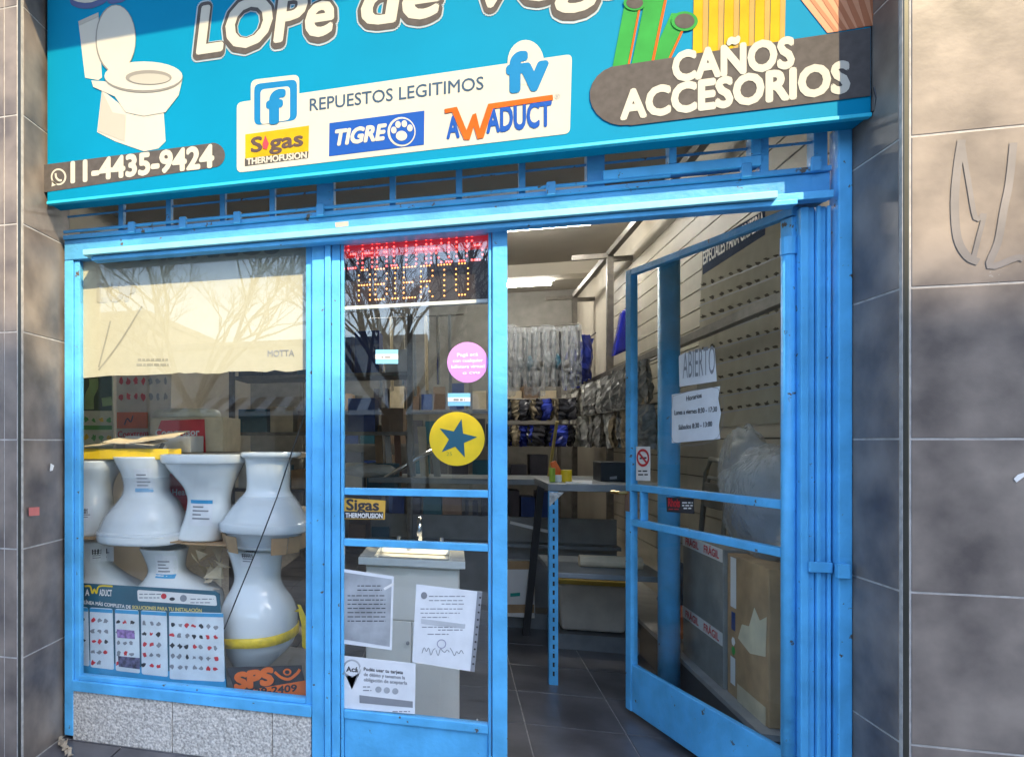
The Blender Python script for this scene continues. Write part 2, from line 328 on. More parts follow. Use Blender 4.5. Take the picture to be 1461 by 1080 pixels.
# ================================================================ FIXED SIDE DOOR
dx0, dx1 = -.434, .148
fd = thing('glazed_door', 'narrow closed blue door with notices taped to its glass', 'door', (-.14, .02, 0))
def dbox(n, x0, x1, z0, z1, y0=.008, y1=.045): return fbox(n, x0, x1, y0, y1, z0, z1, BLUE, .003, fd)
zr1, zr2, zk = at(600, 703, .008).z, at(600, 778, .008).z, at(600, 1035, .008).z
dbox('stile', dx0, dx0+.012, .01, 2.165); dbox('stile', dx1-.012, dx1-.001, .01, 2.165)
for z in (zr1, zr2): dbox('rail', dx0+.013, dx1-.013, z-.014, z+.014)
dbox('rail', dx0+.013, dx1-.013, zk-.004, zk+.03); dbox('kick_panel', dx0+.013, dx1-.013, .01, zk-.006, .018, .04); dbox('rail', dx0+.013, dx1-.013, 2.15, 2.165)
for a, b in ((zk+.031, zr2-.015), (zr2+.015, zr1-.015), (zr1+.015, 2.149)): B(dx0+.013, dx1-.013, .024, .030, a, b).build('pane', GLASS2, fd)
# ================================================================ OPEN DOOR LEAF
HG = Vector((JX-.01, .035, 0)); FE = Vector((.85, .98, 0)); LU = (FE-HG).normalized(); LW = (FE-HG).length
LN = Vector((-LU.y, LU.x, 0)); LN = LN if LN.dot(CAM-HG) > 0 else -LN
LP = PL(HG, -LU, LN)                          # reading direction runs from the free edge to the hinge
od = thing('glazed_door', 'open blue glazed door with opening hours sheet, swung into the shop', 'door', HG)
def lbar(name, ua, ub, za, zb, zc=None, zd=None, th=.035, mat=BLUE):   # u = distance from hinge
    zc = za if zc is None else zc; zd = zb if zd is None else zd
    p = [HG+LU*ua+UP*za-LN*th/2, HG+LU*ub+UP*zc-LN*th/2, HG+LU*ub+UP*zd-LN*th/2, HG+LU*ua+UP*zb-LN*th/2]
    return MB().prism(p, LN*th).build(name, mat, od, .003)
lz = lambda x, y: LP.px(x, y)[1]
r1, r2, kp = lz(1000, 706), lz(1000, 764), lz(1000, 1001)
lbar('stile', 0, .05, .03, 2.13); lbar('stile', LW-.045, LW, .03, 2.195, th=.036)
lbar('rail', .051, LW-.046, r1-.016, r1+.016); lbar('rail', .051, LW-.046, r2-.016, r2+.016)
lbar('rail', .0, LW, 2.135, 2.165, 2.166, 2.196, .033); lbar('kick_panel', .051, LW-.046, .032, kp, th=.028)
lbar('lock_case', LW-.13, LW-.115, r2+.017, r1-.017)
for a, b in ((kp+.001, r2-.017), (r2+.017, r1-.017), (r1+.017, 2.134)): lbar('pane', .051, LW-.046, a, b, th=.006, mat=GLASSL)
MB().tube([HG+UP*.06+LU*.012+LN*.02, HG+UP*2.03+LU*.012+LN*.02], .020, 14).build('hinge_tube', BLUE, od, smooth=True)
MB().tube([HG+UP*2.0+LU*.012+LN*.02, HG+UP*2.06+LU*.012+LN*.02], .024, 14).build('hinge_collar', BLUE, od)
u = LW-.02
lkp = MB().prism([HG+LU*(u+.018)+UP*(r1-.12)+LN*.019, HG+LU*(u-.018)+UP*(r1-.12)+LN*.019, HG+LU*(u-.018)+UP*(r1-.02)+LN*.019, HG+LU*(u+.018)+UP*(r1-.02)+LN*.019], LN*.003).build('lock_plate', M('rusty_plate', (.20, .12, .08), .7), od)
MB().tube([HG+LU*u+UP*(r1-.03)+LN*.02, HG+LU*u+UP*(r1-.03)+LN*.06, HG+LU*(u+.06)+UP*(r1-.03)+LN*.065], .009, 8).build('handle', BRASS, lkp)

# ================================================================ SHOP SIGN
SY = -.133; SP = PY(SY)
sg = thing('shop_sign', 'long cyan plumbing shop sign with a toilet picture above the shopfront', 'sign', (-.2, SY, 2.385))
B(XL+.014, XR-.002, SY, -.03, 2.385, 3.38).build('sign_panel', SCY, sg, .004)
fbox('frame_lip', XL+.014, XR-.002, SY-.004, SY+.02, 2.379, 2.392, M('cyan_edge', (.02, .45, .62), .4), .002, sg)
def sp(name, pts, mat, off): return flat(name, SP, pts, mat, sg, off, .0006)
def q2(s, ox, oy, pts): return [(ox+x/s, oy+y/s) for x, y in pts]
Z1 = lambda pts: q2(2.918, 0, 0, pts)
LT = M('print_cream_shade', (.38, .36, .30), .6, var=.02); LD = M('print_cream_dark', (.22, .205, .175), .6, var=.02)
sp('toilet_picture_base', Z1([(425, 375), (405, 552), (480, 590), (600, 632), (660, 620), (690, 590), (682, 470), (560, 480), (480, 420)]), SCR, .001)
sp('toilet_picture_side', Z1([(425, 378), (408, 548), (520, 592), (525, 480), (470, 470)]), LT, .002)
sp('toilet_picture_bowl', Z1([(382, 338), (470, 345), (620, 385), (760, 335), (745, 400), (690, 470), (600, 486), (525, 470), (480, 405), (390, 365)]), SCR, .003)
sp('toilet_picture_tank', Z1([(327, 92), (410, 55), (425, 325), (410, 336), (355, 326)]), SCR, .001)
sp('toilet_picture_tank_edge', Z1([(327, 92), (410, 55), (412, 72), (330, 110)]), LT, .002)
sp('toilet_picture_lid', Z1(ell(483, 165, 84, 142)), LD, .003); sp('toilet_picture_lid', Z1(ell(485, 165, 80, 138)), SCR, .004)
sp('toilet_picture_seat', Z1(ell(600, 325, 163, 64)), LD, .005); sp('toilet_picture_seat', Z1(ell(600, 321, 162, 60)), SCR, .006)
sp('toilet_picture_hole', Z1(ell(622, 328, 96, 31)), LD, .007); sp('toilet_picture_hole', Z1(ell(626, 334, 84, 22)), LT, .008)
# phone pill
sp('phone_band', Z1([(180, 688), (880, 598)]+ell(885, 648, 52, 52, 12, -90, 80)+[(880, 700), (178, 803)]), SGR, .001)
text('phone_number', SP, '11-4435-9424', (101, 261), (306, 238), .085, SCR, sg, .0025, .045)
sp('phone_icon', ell(84, 253, 11, 12), SCR, .002); sp('phone_icon', ell(84, 253, 8.6, 9.4), SGR, .003); sp('phone_icon', [(75, 258), (82, 264), (74, 267)], SCR, .002)
stroke('phone_icon', SP, [(80, 248), (81, 254), (85, 258), (89, 258)], .009, SCR, sg, .004)
# shop name
text('shop_name', SP, 'SANITARIOS', (100, 9), (1000, -150), .24, M('navy_outline', (.03, .05, .16), .4), sg, .001, .07, .12)
text('shop_name', SP, 'SANITARIOS', (104, 5), (1000, -153), .22, SCR, sg, .002, .03, .12)
for wd_, a_, b_ in (('LOPe', (277, 80), (480, 50)), ('de', (512, 40), (632, 24)), ('Vega', (668, 16), (915, -18))):
    ax, ay = a_; bx_, by = b_
    text('shop_name', SP, wd_, (ax-4, ay+2), (bx_+4, by+2), .196, M('white_halo', (.30, .38, .41), .6), sg, .001, .09, .14)
    text('shop_name', SP, wd_, (ax-2, ay+1), (bx_+2, by+1), .192, SGR, sg, .002, .075, .14)
    text('shop_name', SP, wd_, (ax+3, ay-3), (bx_-3, by-3), .180, SCR, sg, .003, .03, .14)
# white panel of brand marks
Z2 = lambda pts: q2(2.918, 400, 0, pts)
def rr(x0, y0, x1, y1, x2, y2, x3, y3, r):     # rounded quad TL TR BR BL
    P_ = [Vector((x0, y0)), Vector((x1, y1)), Vector((x2, y2)), Vector((x3, y3))]; out = []
    for i in range(4):
        p, a, b = P_[i], P_[i-1], P_[(i+1) % 4]; pa = p+(a-p).normalized()*r; pb = p+(b-p).normalized()*r
        for t in (0, .25, .5, .75, 1): v = pa*(1-t)**2+p*2*t*(1-t)+pb*t*t; out.append((v.x, v.y))
    return out
sp('brand_panel', rr(338, 147, 816, 78, 813, 191, 338, 247, 8), SCR, .001)
sp('brand_panel', rr(358, 115, 427, 107, 427, 180, 358, 188, 9), SCR, .0016); sp('brand_panel', ell(750, 90, 26, 32), SCR, .0016)
sp('brand_mark', rr(363, 121, 424, 114, 424, 172, 363, 180, 9), SLB, .0025); sp('brand_mark', rr(372, 129, 414, 124, 414, 172, 372, 179, 6), SCR, .0032)
text('brand_mark', SP, 'f', (380, 176), (408, 173), .115, SLB, sg, .0042, .06)
text('lettering', SP, 'REPUESTOS LEGITIMOS', (442, 159), (690, 128), .046, SSL, sg, .002, .01)
sp('brand_mark', Z1([(1022, 562), (1287, 525), (1285, 632), (1022, 662)]), SYE, .002); sp('brand_mark', Z1([(1020, 663), (1285, 633), (1283, 660), (1020, 694)]), SGR, .002)
text('brand_lettering', SP, 'S gas', (358, 218), (433, 208), .056, M('brown_ink', (.07, .035, .02), .5), sg, .003, .03)
sp('brand_mark', [(379, 194), (384, 206), (381, 214), (376, 213), (375, 206)], RED, .004)
text('brand_lettering', SP, 'THERMOFUSION', (352, 236), (438, 226), .024, SCR, sg, .003, .04)
sp('brand_mark', Z2([(205, 515), (600, 463), (598, 605), (203, 653)]), SBL, .002)
text('brand_lettering', SP, 'TIGRE', (478, 208), (552, 199), .055, SCR, sg, .003, .05, .2)
sp('brand_mark', ell(573, 189, 20, 21), SCR, .003); sp('brand_mark', ell(574, 189, 17.5, 18.5), SBL, .004)
sp('paw_pad', ell(573, 195, 8, 7), SCR, .005)
for x, y in ((562, 187), (568, 179), (577, 178), (585, 184)): sp('paw_toe', ell(x, y, 4, 5, 12), SCR, .005)
text('brand_lettering', SP, 'fv', (722, 131), (783, 124), .125, SLB, sg, .003, .06)
text('brand_lettering', SP, 'A', (637, 198), (656, 196), .075, SBL, sg, .003, .04); text('brand_lettering', SP, 'ADUCT', (694, 190), (787, 179), .085, SBL, sg, .003, .04)
sp('brand_mark', Z2([(683, 458), (735, 448), (775, 545), (800, 480), (815, 475), (830, 540), (865, 436), (1133, 398), (1135, 420), (885, 456), (845, 578), (820, 582), (805, 530), (788, 585), (765, 585), (715, 470), (685, 476)]), SOR, .004)
text('brand_mark', SP, '®', (791, 143), (799, 142), .018, INKG, sg, .002)
# right end: pipes picture, grey pill
for a, b, w_, c in (((908, -20), (885, 100), 20, SGN), ((942, -30), (915, 100), 26, SGN), ((972, 20), (940, 90), 24, SGN)):
    sp('pipe_picture', [(a[0]-w_*.6, a[1]), (a[0]+w_*.6, a[1]), (b[0]+w_*.6, b[1]), (b[0]-w_*.6, b[1])], c, .001+.0007*w_/20)
    sp('pipe_picture', [(a[0]+w_*.45, a[1]), (a[0]+w_*.6, a[1]), (b[0]+w_*.6, b[1]), (b[0]+w_*.45, b[1])], SOR, .0032)
for c in ((905, 6, 16, 11), (976, 32, 19, 14)): sp('pipe_end_picture', ell(*c), SGN, .0045); sp('pipe_end_picture', ell(c[0], c[1], c[2]*.75, c[3]*.75), SGR, .0052)
YD = M('yellow_print_shade', (.36, .20, .01), .6); CO = M('copper_print', (.50, .22, .11), .6); COD = M('copper_print_shade', (.34, .11, .04), .6)
for i in range(6): sp('pipe_picture', [(990+i*22, -30), (1010+i*22, -30), (1008+i*22, 75-i*3), (988+i*22, 78-i*3)], SYE, .0016); sp('pipe_picture', [(1003+i*22, -30), (1011+i*22, -30), (1009+i*22, 75-i*3), (1002+i*22, 77-i*3)], YD, .0024)
for i in range(6): sp('pipe_picture', [(1118+i*21, -30), (1138+i*21, -30), (1196+i*12, 46-i*2), (1180+i*11, 48-i*2)], CO, .0016); sp('pipe_picture', [(1131+i*21, -30), (1138+i*21, -30), (1196+i*12, 46-i*2), (1190+i*11, 47-i*2)], COD, .0024)
sp('pipe_text_band', [(1241, 41), (1241, 138), (900, 180)]+ell(888, 137, 47, 43, 12, 80, 265)+[(895, 93)], SGR, .0034)
text('lettering', SP, 'CAÑOS', (958, 117), (1133, 96), .092, SCR, sg, .005, .05); text('lettering', SP, 'ACCESORIOS', (884, 171), (1212, 131), .092, SCR, sg, .005, .05)
for x in range(1020, 1240, 7): pass
MB().tube([at(1247, 125, SY-.01), at(1251, 140, SY-.02), at(1248, 158, SY-.01), at(1243, 161, SY)], .003, 6).build('loose_cable', BLACK, sg)

# ================================================================ WINDOW DISPLAY
plat = struct(B(-2.7, -.56, .075, .75, 0, .262).build('display_platform', M('grey_platform', (.22, .22, .22), .7)))
def sstep(profile, k=4):                       # Catmull-Rom through (z, cx, rx, ry)
    out = []; n = len(profile)
    for i in range(n-1):
        p0, p1, p2, p3 = profile[max(i-1, 0)], profile[i], profile[i+1], profile[min(i+2, n-1)]
        for j in range(k):
            t = j/k; out.append(tuple(.5*((2*b)+(-a+c)*t+(2*a-5*b+4*c-d)*t*t+(-a+3*b-3*c+d)*t**3) for a, b, c, d in zip(p0, p1, p2, p3)))
    return out+[profile[-1]]
def ceramic(label, prof, Yc, group, hollow=None, k=1.0, labels=(), mat=CERAM, drop=None, film=None):
    FILM = CLEAR
    P_ = [];
    for row in prof:
        y, a, b = row[:3]; kk = row[3] if len(row) > 3 else k
        l, r = at(a, y, Yc), at(b, y, Yc); rx = (r.x-l.x)/2; P_.append(((l.z+r.z)/2, (l.x+r.x)/2, rx, rx*kk))
    if drop is not None: P_[-1] = (drop,)+P_[-1][1:]
    P_ = sstep(P_); N = 40
    def ring(z, cx, rx, ry, f=1.0):
        out = []
        for j in range(N):
            a = 2*math.pi*j/N; c, s_ = math.cos(a), math.sin(a); e = .78
            out.append(Vector((cx+rx*f*math.copysign(abs(c)**e, c), Yc+ry*f*math.copysign(abs(s_)**e, s_), z)))
        return out
    root = thing('toilet_bowl', label, 'toilet', (P_[-1][1], Yc, P_[-1][0]), group)
    secs = [ring(*p) for p in P_]
    if hollow:                                 # open top: rim rolls over and the inside drops down
        z, cx, rx, ry = P_[0]
        secs = [ring(z-hollow*1.0, cx, rx*.45, ry*.45), ring(z-hollow*.8, cx, rx*.62, ry*.62), ring(z-hollow*.2, cx, rx*.84, ry*.84), ring(z+.002, cx, rx*.90, ry*.90), ring(z+.004, cx, rx*.96, ry*.96)]+secs
    MB().loft(secs, N).build('bowl', mat, root, smooth=True)
    if film:
        fs = []
        for i, p in enumerate(P_[film[0]:film[1]]):
            r_ = ring(*p, 1.025); c0 = Vector((p[1], Yc, p[0])); fs.append([c0+(v-c0)*(1+.05*max(0, noise.noise(v*22))+.03*max(0, noise.noise(v*60+Vector((9, 0, 0))))) for v in r_])
        MB().loft(fs, N, False).build('film_wrap', FILM, root)
    def surf(x, z):
        for p, q in zip(P_, P_[1:]):
            if q[0] <= z <= p[0]:
                t = (z-p[0])/(q[0]-p[0]) if q[0] != p[0] else 0; c, rx, ry = (p[i]+(q[i]-p[i])*t for i in (1, 2, 3))
                d = min(.98, abs((x-c)/rx)); return Yc-ry*(1-d**(2/.78))**(.78/2)
        return Yc
    for (x0, y0, x1, y1, kind) in labels:
        yy = Yc-P_[len(P_)//2][3]; a, b = at(x0, y0, yy), at(x1, y1, yy)
        def patch(u0, u1, v0, v1, mat_, nm, off):
            g = MB(); n = 5
            pts = [[Vector((a.x+(b.x-a.x)*(u0+(u1-u0)*i/n), 0, b.z+(a.z-b.z)*(v0+(v1-v0)*j/n))) for i in range(n+1)] for j in range(n+1)]
            for r_ in pts:
                for p in r_: p.y = surf(p.x, p.z)-off
            for j in range(n):
                for i in range(n): g.poly([pts[j][i], pts[j][i+1], pts[j+1][i+1], pts[j+1][i]])
            return g.build(nm, mat_, par)
        par = root; par = patch(0, 1, 0, 1, PAPER, 'price_label', .0015)
        if kind == 'blue': patch(0, 1, .86, 1, SKYP, 'label_band', .0025)
        if kind == 'blueb': patch(0, 1, 0, .16, SKYP, 'label_band', .0025)
        for k_ in range(4): patch(.12, random.uniform(.5, .9), .25+k_*.15, .31+k_*.15, INKG, 'label_print', .003)
        if kind == 'bar':
            for k_ in range(6): patch(.1+k_*.1, .15+k_*.1, .5, .85, INK, 'label_bars', .003)
    return root
DYc = .33; G = 'stacked white toilets in the display window'
zb = .264
ceramic('grey white toilet standing behind the left end of the blue catalogue board', [(770, 108, 152), (785, 113, 152), (802, 118, 157), (820, 122, 178, .9), (838, 110, 203, .9), (870, 100, 208, .9), (910, 110, 200, .9), (940, 118, 190)], DYc, G, labels=((120, 783, 147, 806, 'bar'),), drop=zb)
ceramic('white toilet with blue trimmed label in the bottom row, middle, behind the catalogue board', [(781, 204, 266), (795, 210, 263), (812, 215, 264), (826, 210, 285, .9), (842, 200, 313, .9), (880, 200, 312, .9), (915, 212, 300, .9), (940, 215, 290, .9)], DYc, G, hollow=.04, labels=((214, 795, 241, 829, 'blueb'),), drop=zb)
b3 = ceramic('white vase shaped toilet tied with a yellow strap beside the orange sign', [(783, 327, 403), (800, 333, 400), (823, 337, 399), (838, 333, 404), (852, 326, 414, 1.0), (870, 320, 421, 1.0), (893, 319, 422, 1.0), (912, 322, 418, 1.0), (930, 327, 402), (946, 334, 386), (958, 340, 380)], DYc, G, labels=((338, 784, 366, 812, 'bar'),), drop=zb)
# yellow strap round its belly and the loose tail
m = MB(); secs = []
c_, rx = (at(319, 893, DYc)+at(422, 893, DYc))/2, (at(422, 893, DYc).x-at(319, 893, DYc).x)/2
for f, dz in ((1.005, -.022), (1.03, -.02), (1.03, .02), (1.005, .022)):
    sq_ = lambda t: math.copysign(abs(t)**.78, t)
    secs.append([Vector((c_.x+rx*(f+.012)*sq_(math.cos(j*math.pi/20)), DYc+rx*(f+.012)*sq_(math.sin(j*math.pi/20)), c_.z-.03+dz+.028*math.cos(j*math.pi/20))) for j in range(40)])
YT = M('yellow_tape', (.82, .58, .02), .35, var=.15, scale=25, bump=.4)
m.loft(secs, 40, False).build('yellow_strap', YT, b3, smooth=True)
tp = [at(420, 872, DYc-.02), at(425, 868, DYc-.03), at(430, 890, DYc-.03), at(431, 922, DYc-.02), at(434, 925, DYc-.02), at(432, 880, DYc-.03), at(424, 862, DYc-.025)]
m = MB()
for p, q in zip(tp, tp[1:]): m.prism([p, q, q+Vector((.016, 0, -.002)), p+Vector((.016, 0, -.002))], (0, .002, 0))
m.build('strap_tail', YT, b3)
ceramic('white pedestal toilet, leftmost of the upper row, beside the window frame', [(657, 84, 167), (668, 86, 166), (684, 93, 158), (700, 95, 155), (725, 95, 156), (762, 90, 153)], DYc, G, hollow=.03, labels=((113, 722, 129, 744, 'bar'),))
t2 = ceramic('upside down white toilet with a wide bowl in the upper row, second from the left', [(652, 168, 239), (662, 172, 238), (680, 180, 238), (700, 182, 238), (716, 174, 250), (735, 161, 258), (748, 155, 260), (754, 153, 262), (756, 150, 265), (768, 150, 265), (771, 156, 259)], DYc-.02, G, hollow=.03, labels=((182, 669, 206, 704, 'blueb'),), film=(8, 34))
ceramic('upright white toilet with a wide rim and tilted blue label, third in the upper row', [(648, 238, 349), (649, 237, 350), (659, 238, 349), (661, 242, 345), (668, 246, 341), (680, 255, 336), (695, 266, 330), (712, 271, 327), (735, 268, 328), (752, 262, 322), (768, 257, 318)], DYc-.02, G, hollow=.07, labels=((266, 714, 298, 752, 'blue'),))
t4 = ceramic('upside down white toilet with a flaring bowl wrapped in cardboard, right of the upper row', [(646, 347, 428), (651, 348, 427), (656, 352, 414), (675, 354, 413), (696, 354, 412), (706, 349, 416), (722, 336, 426), (740, 324, 436), (744, 320, 440), (754, 320, 440), (758, 326, 434), (779, 338, 418)], DYc-.02, G, hollow=.02, film=(20, 44))
# cardboard sheets between the rows and a collar on the right bowl
def sheet(label, pts, Y0, Y1, th=.006, mat=CARD):
    l, r = at(*pts[0], Y0), at(*pts[1], Y0); z = (l.z+r.z)/2
    return tag(B(l.x, r.x, Y0, Y1, z-th, z).build('cardboard_sheet', mat, None, 0, loc=((l.x+r.x)/2, Y0, z-th)), label, 'cardboard', 'cardboard between the toilets')
sheet('brown cardboard under the leftmost upper toilets', ((108, 770), (258, 770)), .18, .50); sheet('brown cardboard under the third upper toilet', ((259, 776), (322, 776)), .18, .50)
m = MB(); cc, rr_ = at(379, 770, DYc-.02), (at(440, 770, DYc-.02).x-at(318, 770, DYc-.02).x)/2
for j in range(16):
    if j in (3, 11, 12): continue
    a0, a1 = j*math.pi/8, (j+1)*math.pi/8-.02
    dz = random.uniform(-.012, .012)
    q = [Vector((cc.x+rr_*math.cos(a)*f, DYc-.02+rr_*math.sin(a)*f, cc.z+h+dz)) for a, f, h in ((a0, .93, -.03), (a1, .93, -.03), (a1, 1.0, .045), (a0, 1.0, .045))]
    m.prism(q, (0, .004, 0))
m.build('cardboard_collar', CARD, t4)
# goods on and behind the upper row
def carton(name, label, a, b, Y0, dp, mat, cat='box', group=None, base=None):
    p, q = at(*a, Y0), at(*b, Y0); z0 = q.z if base is None else base
    r = thing(name, label, cat, ((p.x+q.x)/2, Y0+dp/2, z0), group)
    B(p.x, q.x, Y0, Y0+dp, z0, p.z).build('body', mat, r, .004); return r
yb = carton('yellow_box', 'long yellow package on top of the left toilets', (111, 640), (240, 656), .22, .16, YEL)
m = MB(); a0, a1 = at(111, 640, .2), at(240, 640, .2)
for k, (u0, u1, tl) in enumerate(((0, .55, .02), (.3, .85, -.015), (.6, 1.08, .03))):
    e = [Vector((a0.x+(a1.x-a0.x)*(u0+(u1-u0)*t/6), .19+.01*random.random()-.008*k, a0.z+.004+.009*k+abs(tl)*(t/6 if tl > 0 else 1-t/6)+random.uniform(0, .004))) for t in range(7)]
    b_ = [p+Vector((.0, .17, .012+.01*k)) for p in e]
    for t in range(6): m.prism([e[t], e[t+1], b_[t+1], b_[t]], (0, 0, .004))
tag(m.build('torn_cardboard', CARDL, None, loc=(a0.x, .2, a0.z)), 'torn pale cardboard flaps lying on the yellow package', 'cardboard')
bx = carton('carton', 'low white carton in front of the red labelled carton', (178, 622), (272, 645), .42, .18, WHITE, base=at(266, 645, .62).z)
hb = carton('carton', 'white carton with a big red label behind the upper toilets', (214, 596), (318, 645), .62, .3, CARDL)
HP = PY(.62); flat('red_label', HP, [(230, 600), (292, 598), (294, 645), (236, 645), (222, 622)], RED, hb, .002); text('lettering', HP, 'Coextrusor', (222, 622), (285, 621), .035, WHITE, hb, .004, .03)
st = thing('display_stand', 'plain dark stand behind the upper toilets carrying the cartons', 'stand', (-1.25, .75, .262)); zt = at(266, 645, .62).z; zl = at(250, 730, .5).z
B(-1.72, -.72, .40, .98, zt-.024, zt-.001).build('top', STEELD, st); B(-1.72, -.72, .46, .98, zl-.024, zl-.001).build('shelf', STEELD, st)
for x_ in (-1.70, -.74): B(x_-.015, x_+.015, .94, .97, .0, zt-.025).build('leg', STEELD, st)
lid = thing('bucket_lid', 'large cream round lid wrapped in film on the red labelled carton', 'lid', (at(266, 596, .77).x, .77, at(266, 596, .62).z))
MB().loft([[Vector((at(266, 590, .77).x+r*math.cos(j*math.pi/16), .77+r*.7*math.sin(j*math.pi/16), at(266, 596, .62).z+z)) for j in range(32)] for r, z in ((.19, .001), (.20, .02), (.19, .04), (.17, .052))], 32).build('lid_body', M('cream_plastic', (.62, .60, .48), .35), lid, smooth=True)
rc = carton('carton', 'red carton seen between the second and third upper toilets', (236, 676), (270, 730), .50, .2, RED); text('lettering', PY(.5), 'Heat', (246, 706), (268, 706), .03, WHITE, rc, .002, .02)
tr_ = thing('tool_handle', 'dark grey tool handle leaning on the upper toilets', 'tool', at(224, 655, .27)); MB().bar(at(222, 657, .27), at(235, 633, .27), .035, .012, (0, 1, 0)).build('grip', STEELD, tr_, .006); flat('grip_mark', PY(.262), [(229, 646), (236, 634), (239, 637), (233, 648)], WHITE, tr_, .003)
# posters hung behind the glass on the left
GPY = .80
gpz = PY(GPY)
po = thing('fittings_poster', 'green and white pipe fittings poster hanging at the far left of the window', 'poster', at(136, 650, GPY)); flat('sheet', gpz, [(104, 470), (162, 470), (162, 650), (104, 650)], M('pale_poster', (.70, .74, .55), .5), po)
flat('photo_area', gpz, [(106, 535), (160, 532), (160, 586), (106, 586)], M('dark_green_print', (.03, .09, .03), .5), po, .002); GL = M('light_green_print', (.30, .48, .17), .5, var=.2)
stroke('pipe_picture', gpz, [(128, 584), (128, 566), (134, 552), (134, 540)], .06, GL, po, .004); stroke('pipe_picture', gpz, [(146, 574), (160, 572)], .05, GL, po, .004)
flat('green_band', gpz, [(106, 607), (160, 607), (160, 613), (106, 613)], GREEN, po, .002)
for i in range(10): flat('fitting_picture', gpz, [(112+(i % 5)*11+random.uniform(1.5, 4.5)*math.cos(a_*.7), (599 if i < 5 else 624)+random.uniform(2, 6)*math.sin(a_*.7)) for a_ in range(9)], GREEN if i % 3 else YEL, po, .002)
p2 = thing('product_poster', 'red and orange product chart poster behind the upper toilets', 'poster', at(205, 650, GPY+.03)); g2 = PY(GPY+.03)
flat('sheet', g2, [(166, 470), (246, 470), (243, 645), (166, 650)], M('pink_white_poster', (.68, .62, .56), .5), p2)
for i in range(14): flat('product_picture', g2, [(173+(i % 7)*10.5+random.uniform(1.5, 4.5)*math.cos(a_*.7), (544 if i < 7 else 566)+random.uniform(3, 7)*math.sin(a_*.7)) for a_ in range(9)], RED if i % 7 < 4 else INKG, p2, .002)
flat('orange_panel', g2, [(167, 588), (211, 588), (211, 611), (167, 611)], ORANGE, p2, .002); text('lettering', g2, 'Coextrem', (168, 624), (212, 622), .035, RED, p2, .002, .03)
stroke('scribble', g2, [(178, 606), (182, 597), (187, 602), (190, 593)], .008, INK, p2, .004)
# white roller sheet behind the upper glass
shp = PY(.045)
rs = thing('paper_blind', 'large cream paper sheet covering the top of the display window', 'blind', at(275, 532, .045))
top = [(114, 330), (440, 318)]; bot = [(438, 527)]
x = 438
while x > 250: x -= random.uniform(8, 16); bot.append((x, 528+(438-x)*.028+random.uniform(-1.5, 1.8)))
bot += [(200, 535.5), (155, 536), (114, 540)]
flat('sheet', shp, top+bot, M('cream_back_paper', (.42, .395, .30), .7, var=.03, scale=30), rs, 0, .001)
GHT = M('ghost_print', (.36, .34, .27), .7); GHD = M('ghost_print_dark', (.27, .26, .21), .7)
text('ghost_lettering', shp, 'SANITARIOS', (160, 374), (400, 360), .075, GHD, rs, .0022, .06); text('ghost_lettering', shp, 'LOP', (138, 430), (195, 428), .075, GHT, rs, .0022, .06)
text('maker_lettering', shp, 'MOTTA', (382, 509), (420, 508), .026, INKG, rs, .0022, .02)
lines('small_lettering', shp, [(197, 240, 515), (195, 241, 522)], GHD, rs, .0022, 3.2)
stroke('crease', shp, [(141, 524), (150, 490), (158, 458)], .008, GHD, rs, .0022); stroke('crease', shp, [(141, 528), (170, 490), (203, 437)], .008, GHD, rs, .0022)
# blue catalogue board
bpz = PY(.10)
bd = thing('catalogue_board', 'dark teal and blue catalogue board standing in the bottom left of the window', 'board', at(215, 985, .10))
MB().prism(pxpoly(bpz, [(104, 831), (306, 843), (313, 847), (324, 986), (104, 966)], 0), (0, .006, 0)).build('board', TEAL, bd)
flat('blue_foot', bpz, [(104, 938), (322, 968), (323, 985), (104, 965)], SKYP, bd, .001)
stroke('brand_mark', bpz, [(121, 836), (129, 836), (132, 846), (135, 840), (138, 846), (142, 836), (161, 836)], .008, YEL, bd, .002)
text('brand_lettering', bpz, 'A', (122, 849), (128, 849), .028, WHITE, bd, .0026, .03); text('brand_lettering', bpz, 'ADUCT', (142, 849), (160, 850), .028, WHITE, bd, .002, .03)
text('lettering', bpz, 'LA LÍNEA MÁS COMPLETA DE', (112, 860), (187, 868), .015, WHITE, bd, .002, .03); text('lettering', bpz, 'SOLUCIONES PARA TU INSTALACIÓN', (189, 868), (288, 873), .015, M('pale_yellow_ink', (.7, .6, .2), .5), bd, .002, .03)
flat('white_box', bpz, rr(196, 841, 308, 849, 310, 864, 197, 857, 3), WHITE, bd, .001); lines('small_print', bpz, [(199, 230, 848), (199, 228, 853), (272, 305, 855), (272, 300, 860)], INKG, bd, .0025, 1.5)
for c, mt in (((234, 850, 4, 4), RED), ((246, 854, 4, 2.5), INK), ((262, 853, 5, 5), INKG)): flat('icon', bpz, ell(*c, 12), mt, bd, .0025)
